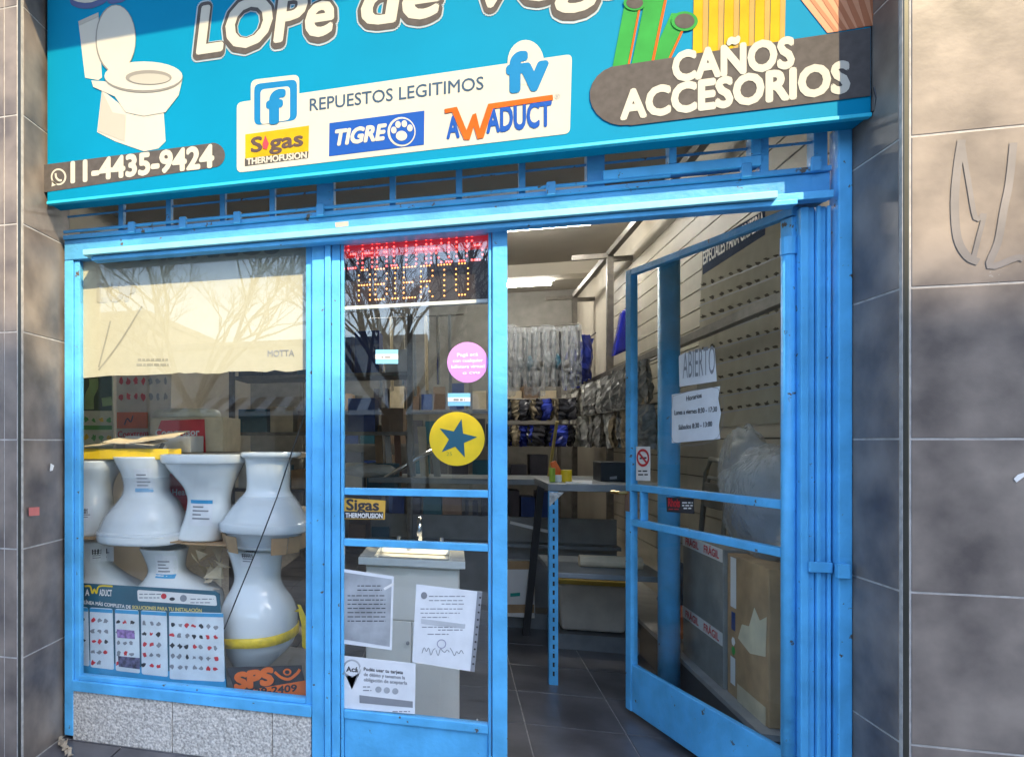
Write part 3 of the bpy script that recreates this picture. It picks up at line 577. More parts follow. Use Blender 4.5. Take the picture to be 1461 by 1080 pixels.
for x0, x1, yt, ybt in ((105, 127, 864, 946), (127.5, 162, 866, 951), (163.5, 199, 868, 956), (200.5, 239, 870, 961), (240.5, 320, 872, 968)):
    pan = flat('catalogue_panel', bpz, rr(x0+1, yt, x1-1, yt+2, x1+1, ybt+4, x0+2, ybt, 3), M('panel_white', (.70, .76, .79), .5), bd, .0015)
    flat('panel_heading', bpz, [(x0+1, yt+1), (x1-1, yt+3), (x1-1, yt+8), (x0+1, yt+6)], SKYP, bd, .0028)
    nx = max(2, int((x1-x0)/11)); 
    for r_ in range(5):
        for c in range(nx):
            xx = x0+6+c*(x1-x0-8)/nx+random.uniform(-1, 1); yy = yt+18+r_*15+(xx-x0)*.06
            mt = random.choice([RED, RED, INK, INKG, INKG]) if x1 < 239.5 else random.choice([INK, INKG, INKG, RED])
            if yy < ybt-6: flat('product_picture', bpz, [(xx+random.uniform(1.6, 4.6)*math.cos(a_*.785), yy+random.uniform(1.2, 4.4)*math.sin(a_*.785)) for a_ in range(8)], mt, bd, .0028)
flat('photo', bpz, [(167, 897), (192, 899), (193, 911), (168, 909)], M('violet_photo', (.30, .18, .42), .5, var=.5, scale=60), bd, .003); flat('photo', bpz, [(169, 935), (200, 938), (200, 954), (170, 950)], M('dark_photo', (.10, .09, .16), .5, var=.7, scale=60), bd, .0033)
# orange and black sign
spz = PY(.075)
sq = thing('telephone_sign', 'orange and black telephone sign propped in the lower window corner', 'sign', at(385, 1001, .075))
MB().prism(pxpoly(spz, [(324, 952), (430, 949), (441, 1003), (338, 996)], 0), (0, .005, 0)).build('board', M('sign_black', (.04, .035, .035), .5), sq)
flat('orange_field', spz, [(338, 987), (436, 970), (441, 1002), (338, 995)], ORANGE, sq, .001); text('lettering', spz, 'SPS', (334, 983), (391, 974), .065, ORANGE, sq, .001, .07)
stroke('eye_mark', spz, [(392, 958), (402, 966), (413, 968), (424, 960), (428, 954)], .012, ORANGE, sq, .002); flat('eye_mark', spz, ell(410, 958, 6, 5, 14), ORANGE, sq, .002); flat('eye_mark', spz, ell(410, 958, 3.4, 2.8, 12), INK, sq, .003)
text('lettering', spz, '4639-2409', (345, 993), (424, 985), .028, INK, sq, .0022, .03); text('lettering', spz, 'sps.com', (390, 997), (427, 994), .015, SCR, sq, .0022)
# black cable slanting across the glass
tag(MB().tube([at(437, 577, .05), at(432, 600, .05), at(418, 640, .05), at(395, 710, .055), at(370, 775, .06), at(343, 840, .07), at(320, 897, .085)], .003, 6).build('black_cable', BLACK, None, loc=at(320, 897, .085)), 'thin black cable slanting across the display window', 'cable')
# crumpled paper and film between the lower toilets
m = MB()
for i in range(16):
    c = at(random.uniform(285, 318), random.uniform(785, 835), .33); d = [Vector((random.uniform(-.05, .05), random.uniform(-.05, .05), random.uniform(-.05, .05))) for _ in range(3)]; m.prism([c+d[0], c+d[1], c+d[2]], (0, .003, .002))
tag(m.build('packing_paper', CARDL, None, loc=at(300, 835, .33)), 'crumpled pale packing paper between the lower toilets', 'paper')
# ---------------------------------------------------------------- ON THE SIDE DOOR'S GLASS
DP = PY(.0236)
def sticker(name, label, cat, pts, mat, off=.0, group=None, grow=None):
    c = at(sum(p[0] for p in pts)/len(pts), max(p[1] for p in pts), .0236); r = thing(name, label, cat, c, group); flat('sheet', DP, pts, mat, r, off); return r
s = sticker('round_sticker', 'pink and violet round payment sticker on the side door', 'sticker', ell(667, 517, 29, 29), M('pink_violet_print', (.66, .25, .62), .45, rgb2=(.45, .22, .68), scale=6))
for i, (t, a, b) in enumerate((('Pagá acá', 652, 682), ('con cualquier', 646, 689), ('billetera virtual', 644, 691), ('o cvu', 660, 684))): text('lettering', DP, t, (a, 509+i*8.5), (b, 508+i*8.5), .013, WHITE, s, .0022, .02)
s = sticker('round_sticker', 'yellow round sticker with a dark teal star on the side door', 'sticker', ell(652, 626, 39.5, 38.5, 40), YEL)
flat('star', DP, [(652+(29 if i % 2 == 0 else 11.5)*math.cos(math.radians(-5+i*36)), 626+(29 if i % 2 == 0 else 11.5)*math.sin(math.radians(-5+i*36))) for i in range(10)], TEAL, s, .0012); text('lettering', DP, '25', (637, 650), (645, 650), .014, M('olive_ink', (.35, .33, .04), .5), s, .0022)
for lab, x0, y0, x1, y1 in (('small light blue and white flag sticker left of the pink sticker', 536, 499, 568, 519), ('small pale flag sticker above the yellow star sticker', 639, 561, 671, 579)):
    s = sticker('flag_sticker', lab, 'sticker', [(x0, y0), (x1, y0), (x1, y1), (x0, y1)], M('flag_blue', (.20, .52, .80), .5), group='flag stickers on the side door'); h = (y1-y0)/3
    flat('white_stripe', DP, [(x0, y0+h), (x1, y0+h), (x1, y1-h), (x0, y1-h)], WHITE, s, .0012); lines('script', DP, [(x0+8, x1-8, y1-h-1)], INKG, s, .0024, 3)
s = sticker('brand_sticker', 'orange and black fittings sticker between the side door rails', 'sticker', [(489, 710), (550, 714), (549, 741), (489, 740)], M('amber_print', (.62, .36, .05), .5)); flat('black_band', DP, [(491, 729), (547, 730), (547, 740), (491, 739)], INK, s, .0012)
text('lettering', DP, 'Sigas', (494, 727), (541, 728), .042, INK, s, .0012, .03); text('lettering', DP, 'THERMOFUSION', (493, 738), (546, 739), .018, WHITE, s, .0024, .03)
# three notices
s = sticker('notice', 'grey photocopied notice in a plastic sleeve, upper left on the side door', 'notice', [(488, 811), (562, 822), (559, 927), (484, 917)], PAPER)
flat('grey_copy', DP, [(491, 816), (559, 826), (556, 922), (487, 911)], GREYP, s, .0012); lines('small_print', DP, [(510, 545, 836+i*6+0) for i in range(2)]+[(496, 550, 850+i*6) for i in range(7)], INK, s, .0024, 1.3)
stroke('tape', DP, [(548, 840), (562, 832)], .01, WHITE, s, .003)
s = sticker('notice', 'white official form in a punched sleeve, right on the side door', 'notice', [(594, 833), (688, 844), (677, 958), (588, 944)], PAPER)
flat('sleeve_edge', DP, [(681, 843.5), (688, 844.5), (677, 958), (671, 957)], INKG, s, .0012); m = MB()
for i in range(10): p = at(685-i*1.1, 852+i*10.5, .0236); m.prism([p+Vector((.004*math.cos(k), -.0035, .004*math.sin(k))) for k in (0, 1, 2, 3, 4, 5)], (0, .001, 0))
m.build('punch_holes', INK, s); lines('small_print', DP, [(612, 664, 851), (612, 660, 857), (630, 662, 862), (600, 660, 869), (600, 656, 875), (602, 640, 881), (602, 655, 895), (625, 660, 899), (610, 640, 905)], INKG, s, .0012, 1.4)
flat('grey_strip', DP, [(601, 882), (664, 890), (663, 896), (601, 889)], M('pale_grey_print', (.5, .52, .54), .6), s, .0018); flat('crest', DP, ell(605, 849, 4.5, 5, 12), INKG, s, .002)
stroke('stamp', DP, ell(630, 918, 6, 6, 14)+[(636, 918)], .003, M('violet_ink', (.30, .30, .42), .6), s, .002)
for i in range(3): stroke('signature', DP, [(602+i*20+k*3.2, 929+random.uniform(-6, 6)) for k in range(7)], .0025, INKG, s, .002)
s = sticker('notice', 'white card payment notice with a map pin, bottom left on the side door', 'notice', [(483, 934), (593, 946), (592, 1018), (482, 1009)], PAPER)
flat('map_pin', DP, ell(502, 953, 13, 13, 24)+[(502, 983)], GREYP, s, .0012); flat('map_pin', DP, ell(502, 953, 10.5, 10.5, 24), PAPER, s, .002); text('lettering', DP, 'Acá', (494, 957), (511, 958), .02, INK, s, .0032, .03)
for i, t in enumerate(('Podés usar tu tarjeta', 'de débito y tenemos la', 'obligación de aceptarla')): text('lettering', DP, t, (519, 956+i*7.5), (575+i*3, 961+i*7.5), .013, INKG if i else INK, s, .0012, .025)
flat('grey_bar', DP, [(513, 991), (589, 1000), (589, 1009), (513, 1002)], INKG, s, .0012); lines('small_print', DP, [(518, 528, 980), (518, 530, 985), (560, 585, 1015)], INKG, s, .002, 1.5)
for x in (540, 552, 564): flat('icon', DP, ell(x, 983+(x-540)*.1, 4.5, 4.5, 12), GREYP, s, .0012)
# ---------------------------------------------------------------- LED sign behind the side door's upper pane
LEDP = PY(.075)
ld = thing('led_sign', 'red and amber dotted LED open sign behind the side door', 'sign', at(594, 436, .075))
a, b = at(484, 436, .075), at(702, 428, .075)
B(a.x, b.x, .078, .10, (a.z+b.z)/2, 2.20).build('panel', M('led_panel_dark', (.03, .02, .022), .35), ld); B(a.x, b.x, .074, .104, (a.z+b.z)/2-.014, (a.z+b.z)/2).build('bottom_edge', M('white_profile', (.75, .75, .72), .4), ld)
B(a.x+.004, b.x-.004, .0765, .0775, at(594, 362, .075).z, 2.199).build('red_shaded_band', M('led_red_back', (.30, .01, .015), .4, emit=.25), ld); B(b.x, b.x+.012, .074, .104, (a.z+b.z)/2-.014, 2.20).build('side_edge', MATS['white_profile'], ld)  # panel's own red, painted only where the beam shades its top
FONT5 = {'S': '01111 10000 10000 01110 00001 00001 11110', 'A': '01110 10001 10001 11111 10001 10001 10001', 'N': '10001 11001 10101 10011 10001 10001 10001', 'I': '111 010 010 010 010 010 111', 'T': '11111 00100 00100 00100 00100 00100 00100', 'R': '11110 10001 10001 11110 10100 10010 10001', 'O': '01110 10001 10001 10001 10001 10001 01110', 'B': '11110 10001 10001 11110 10001 10001 11110', 'E': '11111 10000 10000 11110 10000 10000 11111'}
def leds(word, x0, x1, ytop, ybot, mat, nm):
    cols = sum(len(FONT5[c].split()[0])+1 for c in word)-1; a, b = at(x0, ytop, .075), at(x1, ybot, .075); dx = (b.x-a.x)/cols; dz = (a.z-b.z)/6; m = MB(); cx_ = 0
    for c in word:
        R_ = FONT5[c].split()
        for r_, row in enumerate(R_):
            for k_, ch in enumerate(row):
                if ch == '1':
                    p = Vector((a.x+(cx_+k_)*dx, .0765, a.z-r_*dz)); m.prism([p+Vector((.0034*math.cos(t), -.003, .0034*math.sin(t))) for t in (0, 1.05, 2.1, 3.14, 4.19, 5.24)], (0, .0015, 0))
        cx_ += len(R_[0])+1
    m.build(nm, mat, ld)
leds('SANITARIOS', 497, 692, 344, 370, M('red_led', (1, .06, .05), .5, emit=2.2, var=0), 'red_letters'); leds('ABIERTO', 512, 672, 386, 420, M('amber_led', (1, .35, .08), .5, emit=.9, var=0), 'amber_letters')
# vanity cabinet behind the side door
va = thing('vanity_cabinet', 'white bathroom vanity cabinet behind the notices on the side door', 'cabinet', (-.19, .62, 0))
WG = M('white_laminate', (.86, .84, .78), .4, var=.03)
B(-.40, .035, .55, .93, .0, .76).build('carcass', WG, va, .003)
for a, b in ((-.395, -.185), (-.181, .03)): B(a, b, .535, .549, .03, .50).build('cabinet_door', WG, va, .003)
B(-.395, .03, .535, .549, .505, .75).build('drawer_front', WG, va, .003)
for x in (-.2, -.165): MB().tube([(x, .534, .40), (x, .520, .40)], .008, 8).build('knob', INKG, va)
m = MB(); m.box(-.43, .06, .50, .56, .765, .80).box(-.43, .06, .88, .95, .765, .80).box(-.43, -.36, .561, .879, .765, .80).box(-.01, .06, .561, .879, .765, .80).box(-.359, -.011, .561, .879, .70, .705)
m.build('basin', CERAM, va, .004)
fa = thing('faucet', 'chrome gooseneck faucet on the white vanity', 'faucet', (-.16, .91, .80))
MB().tube([(-.16, .91, .80)]+[(-.16, .91-.055+.055*math.cos(t*math.pi/8), .90+.055*math.sin(t*math.pi/8)) for t in range(9)]+[(-.16, .80, .87)], .012, 10).build('spout', CHROME, fa, smooth=True)
for x in (-.27, -.05): MB().tube([(x, .91, .80), (x, .91, .85)], .014, 10).build('tap_handle', CHROME, fa)
tag(MB().tube([(.02, .40, .006), (.05, .46, .006), (.08, .44, .006), (.06, .40, .006), (.03, .42, .008), (.07, .48, .007), (.11, .58, .006), (.12, .7, .006)], .004, 6).build('white_cable', WHITE, None, loc=(.05, .42, 0)), 'loose white cable coiled on the floor behind the side door', 'cable')
# ---------------------------------------------------------------- PAPERS ON THE OPEN DOOR
def lsheet(name, label, cat, pts, mat, group=None):
    u, z = LP.px(sum(p[0] for p in pts)/len(pts), max(p[1] for p in pts)); r = thing(name, label, cat, LP.w(u, z, .004), group); flat('sheet', LP, pts, mat, r, .004); return r
s = lsheet('notice', 'handwritten ABIERTO sheet torn from a spiral notebook on the open door', 'notice', [(970, 508)]+[(970+i*4.6, 505-i*.9+(i % 2)*1.6) for i in range(1, 11)]+[(1021, 497), (1024, 544), (971, 552)], PAPER)
text('handwriting', LP, 'ABIERTO', (976, 540), (1022, 533), .115, INKG, s, .0055, -.004)
s = lsheet('notice', 'printed opening hours sheet with torn edges on the open door', 'notice', [(960, 563), (1029, 551), (1026, 568), (1030, 590), (1027, 606), (1029, 626), (960, 632)], PAPER)
for t, a, b, y in (('Horarios', 981, 1003, 572), ('Lunes a viernes 8:30 - 17:30', 964, 1025, 592), ('Sábados 8:30 - 13:00', 970, 1018, 613)): text('lettering', LP, t, (a, y), (b, y-5), .02, INK, s, .0055, .02)
stroke('border', LP, [(962, 565), (1026, 554), (1026, 624), (962, 630), (962, 565)], .002, INKG, s, .0055)
s = lsheet('no_smoking_sticker', 'white no smoking sticker on the open door by the handle side', 'sticker', [(909, 637), (929, 637), (929, 686), (909, 685)], WHITE)
stroke('red_ring', LP, ell(919, 653, 8, 11, 18)+[(927, 653)], .012, RED, s, .0055); stroke('red_bar', LP, [(913, 646), (925, 661)], .012, RED, s, .006); stroke('cigarette', LP, [(914, 654), (924, 653)], .008, INK, s, .0052); lines('small_print', LP, [(912, 926, 673), (912, 926, 678)], INK, s, .0055, 2)
s = lsheet('alarm_sticker', 'small black sticker with red lettering between the open door rails', 'sticker', [(952, 709), (991, 711), (992, 733), (953, 730)], INK)
text('lettering', LP, 'Rhois', (955, 722), (972, 723), .035, RED, s, .0055, .04); lines('small_print', LP, [(975, 990, 718), (975, 990, 722), (977, 988, 726)], WHITE, s, .0055, 2); lines('small_print', LP, [(956, 970, 727)], RED, s, .0055, 1.5)

def blob(c, r, seed, n=22):
    m = MB(); rings = []
    for i in range(1, n):
        th = math.pi*i/n; rings.append([Vector((c[0]+r[0]*math.sin(th)*math.cos(2*math.pi*j/24)*(k := 1+.20*noise.noise(Vector((math.sin(th)*math.cos(2*math.pi*j/24)*2+seed, math.sin(th)*math.sin(2*math.pi*j/24)*2, math.cos(th)*2)))+.12*abs(noise.noise(Vector((math.sin(th)*math.cos(2*math.pi*j/24)*5+seed, math.sin(th)*math.sin(2*math.pi*j/24)*5, math.cos(th)*5))))), c[1]+r[1]*math.sin(th)*math.sin(2*math.pi*j/24)*k, c[2]+r[2]*math.cos(th)*k)) for j in range(24)])
    return m.loft(rings, 24)
# ================================================================ INSIDE THE SHOP
tubem = M('lit_tube', (1, .97, .9), .5, emit=32, var=0)
for lab, x0, x1, y in (('lit fluorescent tube on the ceiling nearest the entrance', .35, 1.07, 3.11), ('lit fluorescent tube farther back on the shop ceiling', .55, 1.06, 5.2), ('lit fluorescent tube over the display window side', -1.3, -.6, 3.11)):
    t = thing('ceiling_light', lab, 'light', ((x0+x1)/2, y, 3.1), 'fluorescent ceiling lights'); MB().tube([(x0, y, 3.1), (x1, y, 3.1)], .02, 10).build('tube', tubem, t); B(x0-.03, x1+.03, y-.03, y+.03, 3.125, 3.249).build('fitting', M('white_fitting', (.6, .6, .57), .5), t)
# grey steel racking against the right wall
rk = thing('steel_rack', 'tall dark angle steel racking along the right shop wall', 'rack', (1.3, 3.5, 0))
for y in (3.53, 5.2): MB().bar((1.3, y, 0), (1.3, y, 2.95), .05).build('upright', STEELD, rk)
for z in (1.93, 2.95): MB().bar((1.3, .12, z), (1.3, 5.22, z), .045).build('rail', STEELD, rk)
for y in (3.53, 5.2): MB().bar((1.3, y, 2.90), (1.5, y, 2.90), .04).build('bracket', STEELD, rk); MB().bar((1.0, y, 2.93), (1.3, y, 2.93), .04).build('cross_bar', STEELD, rk)
# slatwall boards on the right wall
sw = thing('slatwall', 'cream slatted display boards on the right shop wall', 'slatwall', (1.49, 2, .4)); SLM = M('slat_cream', (.44, .40, .32), .6, var=.05)
for i in range(22): B(1.474, 1.492, .26, 4.4, .45+i*.115, .45+i*.115+.107).build('slat', SLM, sw)
B(1.493, 1.499, .26, 4.4, .45, 2.98).build('backing', M('slat_shadow_groove', (.10, .09, .07), .8), sw)
WP = PL((1.468, 0, 0), (0, -1, 0), (-1, 0, 0))
po = thing('tap_parts_poster', 'tall poster charting tap fittings on the slatted wall behind the open door', 'poster', WP.w(*WP.px(1050, 590)))
flat('sheet', WP, [(1003, 352), (1160, 258), (1160, 600), (992, 612)], M('poster_tan', (.33, .31, .25), .9, var=.08, spec=.05), po)
flat('navy_band', WP, [(1003, 352), (1092, 300), (1092, 335), (1003, 392)], M('faded_navy', (.03, .05, .10), .9, spec=.05), po, .001); text('lettering', WP, 'ESPECIALES PARA GRIFERIA', (1004, 378), (1091, 324), .075, WHITE, po, .003, .02)
for r_ in range(9):
    y0 = 408+r_*22.5
    stroke('row_line', WP, [(998, y0+6), (1120, y0-45+r_*4)], .008, INKG, po, .0015)
    for c in range(9):
        x = 1004+c*13; y = y0-(x-1000)*(.40-.033*r_)
        flat('fitting_picture', WP, [(x+random.uniform(1.5, 5.5)*math.cos(a_*.7), y+random.uniform(.8, 3.6)*math.sin(a_*.7)) for a_ in range(9)], M('tan_ink', (.05, .042, .03), .9, spec=.05), po, .002)
# stock hung in bags: crumpled pouches
def pouch(seed, wd, ht, dp, nx=5, nz=8):
    rnd = random.Random(seed); m = MB()
    for side in (-1, 1):
        g = [[Vector(((i/nx-.5)*wd*(1-.25*abs(j/nz-.5)), side*dp*.5*math.sin(math.pi*min(max(i/nx, .02), .98))*math.sin(math.pi*min(max(j/nz, .04), .98))**.5+rnd.uniform(-.16, .16)*dp, -j/nz*ht+rnd.uniform(-.02, .02)*ht)) for i in range(nx+1)] for j in range(nz+1)]
        for j in range(nz):
            for i in range(nx): m.poly([g[j][i], g[j][i+1], g[j+1][i+1], g[j+1][i]])
    return m
BM = [M('bag_white', (.50, .50, .47), .22, var=.35, scale=25), M('bag_grey', (.24, .24, .23), .2, var=.5, scale=30), M('bag_blue', (.03, .05, .33), .22, var=.5, scale=20), M('bag_tan', (.30, .25, .17), .25, var=.4, scale=30), M('bag_dark', (.05, .05, .06), .25, var=.5, scale=30)]
ORD = ['first', 'second', 'third', 'fourth', 'fifth', 'sixth', 'seventh', 'eighth', 'ninth', 'tenth', 'eleventh', 'twelfth', 'thirteenth', 'fourteenth', 'fifteenth', 'sixteenth', 'seventeenth', 'eighteenth', 'nineteenth', 'twentieth', 'twenty-first', 'twenty-second', 'twenty-third', 'twenty-fourth']
POUCH = [pouch(i, .13, .24, .06) for i in range(5)]; PM = {}
def hang(x, y, z, mi, label, group, s=(1, 1, 1), rot=0):
    k = (random.randrange(5), mi)
    if k not in PM:
        o = POUCH[k[0]].build('hanging_bag', BM[mi]); PM[k] = o.data; o.data.materials[0] = BM[mi]
    else: o = bpy.data.objects.new('hanging_bag', PM[k]); COL.objects.link(o)
    o.location = (x, y, z); o.scale = s; o.rotation_euler = (random.uniform(-.1, .1), random.uniform(-.12, .12), rot); tag(o, label, 'bag', group)
# peg bars that carry the bags
def pegs(label, p, q):
    t = thing('peg_bar', label, 'rail', p, 'peg bars'); MB().tube([p, q], .008, 6).build('bar', STEELD, t); return t
for ri, (z, y0, y1, n, lab) in enumerate(((2.30, 3.75, 5.0, 6, 'top'), (1.86, 3.6, 5.1, 12, 'middle'), (1.58, 3.6, 5.1, 12, 'lower'), (1.86, 1.9, 3.4, 12, 'near middle'), (1.58, 1.9, 3.4, 12, 'near lower'))):
    pegs('thin %s peg bar on the steel racking' % lab, (1.22, y0-.05, z+.005), (1.22, y1+.05, z+.005))
    for i in range(n):
        mi = (2 if ri == 0 and i < 3 else random.choice([0, 0, 1, 2])) if ri < 3 else random.choice([0, 1, 1, 3])
        hang(1.20+random.uniform(-.05, .05), y0+(y1-y0)*i/(n-1), z, mi, '%s bag, %s from the door in the %s row of the right racking' % (('white', 'grey', 'dark blue', 'tan', 'black')[mi], ORD[i], lab), 'bags on the right racking', (1.25, 1.3, 1.15+.5*(ri == 0)), random.uniform(.9, 2.2))
tag(MB().prism([at(889, 442, 3.4), at(903, 436, 3.4), at(905, 495, 3.4), at(876, 508, 3.4)], (0, .12, 0)).build('blue_bag', M('glossy_blue_bag', (.02, .03, .38), .15, bump=.6, bscale=12), None, .02, loc=at(890, 508, 3.4)), 'big glossy royal blue bag hanging by the steel racking', 'bag')
# clear bags of hoses hanging at the back left, film-wrapped
pegs('peg bar carrying the clear hose bags', (.40, 3.9, 2.42), (1.12, 3.9, 2.42))
for i in range(9):
    x = .46+i*.08; t = thing('hose_bag', 'clear plastic bag of hoses, %s from the left in the hanging row' % ORD[i], 'bag', (x, 3.9, 1.9), 'clear bags hanging in a row')
    m = pouch(30+i, .13, .60+random.uniform(-.08, .08), .13, 7, 18); rt = Matrix.Rotation(random.uniform(-.5, .5), 3, 'Z'); jx = Vector((x+random.uniform(-.02, .02), 3.9+random.uniform(-.05, .05), 2.42+random.uniform(-.03, .02))); m.v = [rt @ v+jx for v in m.v]; m.build('film', CLEAR, t); blob((x, 3.9, 2.06+random.uniform(-.05, .05)), (.035, .03, .07), i, 10).build('fitting', (TEAL, STEELD, STEEL)[i % 3], t)
    for k in range(2): MB().tube([(x-.02+.04*k, 3.9, 2.36), (x-.03+.05*k, 3.89, 2.1), (x-.01+.02*k, 3.9, 1.86)], .012, 6).build('hose', (STEEL, BLACK)[k], t)
# boxes and shelves at the back
bs = thing('back_shelves', 'dark shelving unit filled with small stock at the back of the shop', 'shelf', (.3, 5.2, 0))
for z in (.5, .9, 1.3, 1.68): B(-1.7, 1.1, 4.95, 5.5, z, z+.025).build('shelf_board', STEELD, bs)
for x in (-1.7, -.75, .2, 1.1): MB().bar((x, 4.93, 0), (x, 4.93, 2.3), .04).build('upright', STEELD, bs)
bm = [CARD, CARDL, M('dark_stock', (.05, .05, .07), .6), NAVY, M('dull_brown', (.20, .13, .08), .7), WHITE, TEAL]
for r_, z in enumerate((.525, .925, 1.325, 1.705)):
    x = -1.66; nb = 0
    while x < 1.0:
        wd = random.uniform(.10, .22); h = random.uniform(.14, .30); mi = random.choice([0, 1, 2, 2, 3, 4, 6]) if r_ == 3 else random.choice([2, 2, 3, 4, 6, 2])
        o = B(x, x+wd, 4.98, 5.3, z, z+h).build('stock_box', bm[mi], None, .003, loc=(x+wd/2, 5.1, z)); tag(o, '%s box, %s from the left on the %s back shelf' % (('brown', 'tan', 'black', 'navy', 'dark brown', 'white', 'teal')[mi], ORD[nb], ('bottom', 'second', 'third', 'top')[r_]), 'box', 'boxes on the back shelves'); nb += 1; x += wd+random.uniform(.01, .05)
for i in range(26):
    hang(.42+.63*(i % 13)/12, 3.9+random.uniform(-.06, .06), (1.74, 1.50)[i // 13], random.choice([4, 4, 3, 4, 2]), 'dark bag, %s from the left in the %s row behind the counter' % (ORD[i % 13], ('upper', 'lower')[i // 13]), 'dark bags behind the counter', (1.3, 1.6, .8), random.uniform(0, 3))
pegs('upper peg bar behind the counter', (.4, 3.9, 1.745), (1.1, 3.9, 1.745)); pegs('lower peg bar behind the counter', (.4, 3.9, 1.505), (1.1, 3.9, 1.505))
# left side shelving behind the window display
ls = thing('side_shelves', 'dark stock shelves behind the window display', 'shelf', (-1.2, 2.6, 0))
for z in (.5, .95, 1.4, 1.85): B(-1.7, -.3, 2.4, 2.8, z, z+.025).build('shelf_board', STEELD, ls)
for x in (-1.7, -1.0, -.3): MB().bar((x, 2.38, 0), (x, 2.38, 2.3), .04).build('upright', STEELD, ls)
for r_, z in enumerate((.525, .975, 1.425, 1.875)):
    x = -1.66; nb = 0
    while x < -.45:
        wd = random.uniform(.10, .24); h = random.uniform(.14, .34); mi = random.choice([0, 1, 2, 3, 4, 5, 6]); o = B(x, x+wd, 2.42, 2.7, z, z+h).build('stock_box', bm[mi], None, .003, loc=(x+wd/2, 2.5, z)); tag(o, '%s box, %s from the left on the %s shelf behind the window display' % (('brown', 'tan', 'black', 'navy', 'dark brown', 'white', 'teal')[mi], ORD[nb], ('bottom', 'second', 'third', 'top')[r_]), 'box', 'boxes behind the window display'); nb += 1; x += wd+random.uniform(.01, .05)
# counter: steel work table with a blue slotted leg, a lower shelf
ct = thing('work_counter', 'grey steel counter table with a blue slotted corner leg', 'counter', (.9, 1.6, 0))
B(.52, 1.12, 1.31, 1.95, 1.075, 1.115).build('top', STEEL, ct, .003); B(.54, 1.12, 1.33, 1.93, .59, .62).build('lower_shelf', STEEL, ct, .003)
def angle(name, x, y, z0, z1, sx, sy, mat):
    B(x, x+sx*.045, y, y+.004, z0, z1).build(name, mat, ct) if sx > 0 else B(x+sx*.045, x, y, y+.004, z0, z1).build(name, mat, ct)
    B(x-.002, x+.002, y+.0045, y+sy*.045, z0, z1).build(name, mat, ct)
angle('leg', .525, 1.30, 0, 1.074, 1, 1, BLUE); angle('leg', 1.115, 1.30, 0, 1.074, -1, 1, BLUE)
for k in range(20): B(.542, .552, 1.2985, 1.2998, .05+k*.05, .075+k*.05).build('slot', BLACK, ct)
MB().prism([(.525, 1.298, 1.07), (.60, 1.298, 1.07), (.525, 1.298, .99)], (0, .002, 0)).build('corner_plate', M('sticker_plate', (.55, .55, .52), .5, var=.4, scale=40), ct)
MB().bar((.60, 2.26, 1.07), (.50, 2.262, .0), .045, .03).build('slotted_brace', BLACK, ct)
# rear counter and its panels
rc_ = thing('rear_counter', 'long grey counter running across the shop behind the steel table', 'counter', (.3, 2.6, 0))
B(-.6, 1.12, 2.30, 2.9, 1.045, 1.085).build('top', STEEL, rc_, .003); B(-.6, 1.12, 2.46, 2.5, .15, .80).build('front_panel', M('grey_panel', (.28, .28, .27), .6), rc_); B(-.6, 1.12, 2.45, 2.9, .0, .11).build('plinth', STEEL, rc_); B(-.6, 1.12, 2.33, 2.46, .60, .625).build('ledge', STEEL, rc_)
tag(MB().bar(at(728, 745, 2.28), at(790, 760, 2.28), .02, .02).build('white_rod', WHITE, None, loc=at(760, 752, 2.28)), 'thin white rod propped under the rear counter', 'rod')
wb = carton('white_box', 'white box with brown tape and teal print under the rear counter', (715, 800), (763, 876), 2.30, .12, WHITE, base=.112); wp = PY(2.30)
for y in (800, 862): flat('brown_tape', wp, [(716, y), (762, y), (762, y+12), (716, y+12)], CARD, wb, .001)
flat('teal_mark', wp, [(728, 846), (742, 845), (742, 850), (728, 851)], M('teal_mark', (.02, .35, .30), .5), wb, .001)
bn = thing('plastic_bin', 'cream plastic bin under the steel table shelf', 'bin', (.90, 2.18, .11))
m = MB(); m.hexa([(.70, 2.05, .112), (1.08, 2.05, .112), (1.08, 2.32, .112), (.70, 2.32, .112)], [(.67, 2.02, .42), (1.11, 2.02, .42), (1.11, 2.34, .42), (.67, 2.34, .42)]); m.build('tub', M('cream_bin', (.55, .51, .43), .4), bn, .02); B(.66, 1.12, 2.01, 2.35, .421, .45).build('rim', M('yellow_rim', (.55, .38, .06), .5), bn, .006)
B(.66, 1.15, 2.0, 2.449, .0, .1).build('bin_step', STEEL, rc_)
# things on the counter
rd = carton('receipt_printer', 'black box shaped printer on the counter', (857, 659), (893, 690), 1.62, .22, BLACK, 'printer', base=1.116); flat('maker_plate', PY(1.62), [(870, 680), (880, 679), (880, 683), (870, 684)], INKG, rd, .001)
s = thing('orange_saw', 'orange handled hand saw standing in the counter pot', 'saw', at(798, 690, 1.55)); MB().prism(pxpoly(PY(1.55), [(785, 660), (793, 657), (806, 680), (800, 684), (792, 682)], 0), (0, .02, 0)).build('handle', ORANGE, s, .004); MB().prism(pxpoly(PY(1.55), [(786, 660), (789, 659), (797, 682), (793, 683)], -.021), (0, .004, 0)).build('blade', YEL, s)
for nm, lab, x, r_, h, mt in (('tape_roll', 'yellow tape roll on the counter', 808, .03, .07, YEL), ('marker_cup', 'lime green cup on the counter corner', 788, .016, .08, M('lime', (.35, .5, .05), .5)), ('small_pot', 'pale small pot on the counter corner', 797, .02, .04, WHITE)):
    p = at(x, 688, 1.5); tag(MB().tube([(p.x, 1.5, 1.116), (p.x, 1.5, 1.116+h)], r_, 14).build(nm, mt, None, loc=(p.x, 1.5, 1.116)), lab, 'cup' if 'cup' in nm else 'tape' if 'tape' in nm else 'pot')
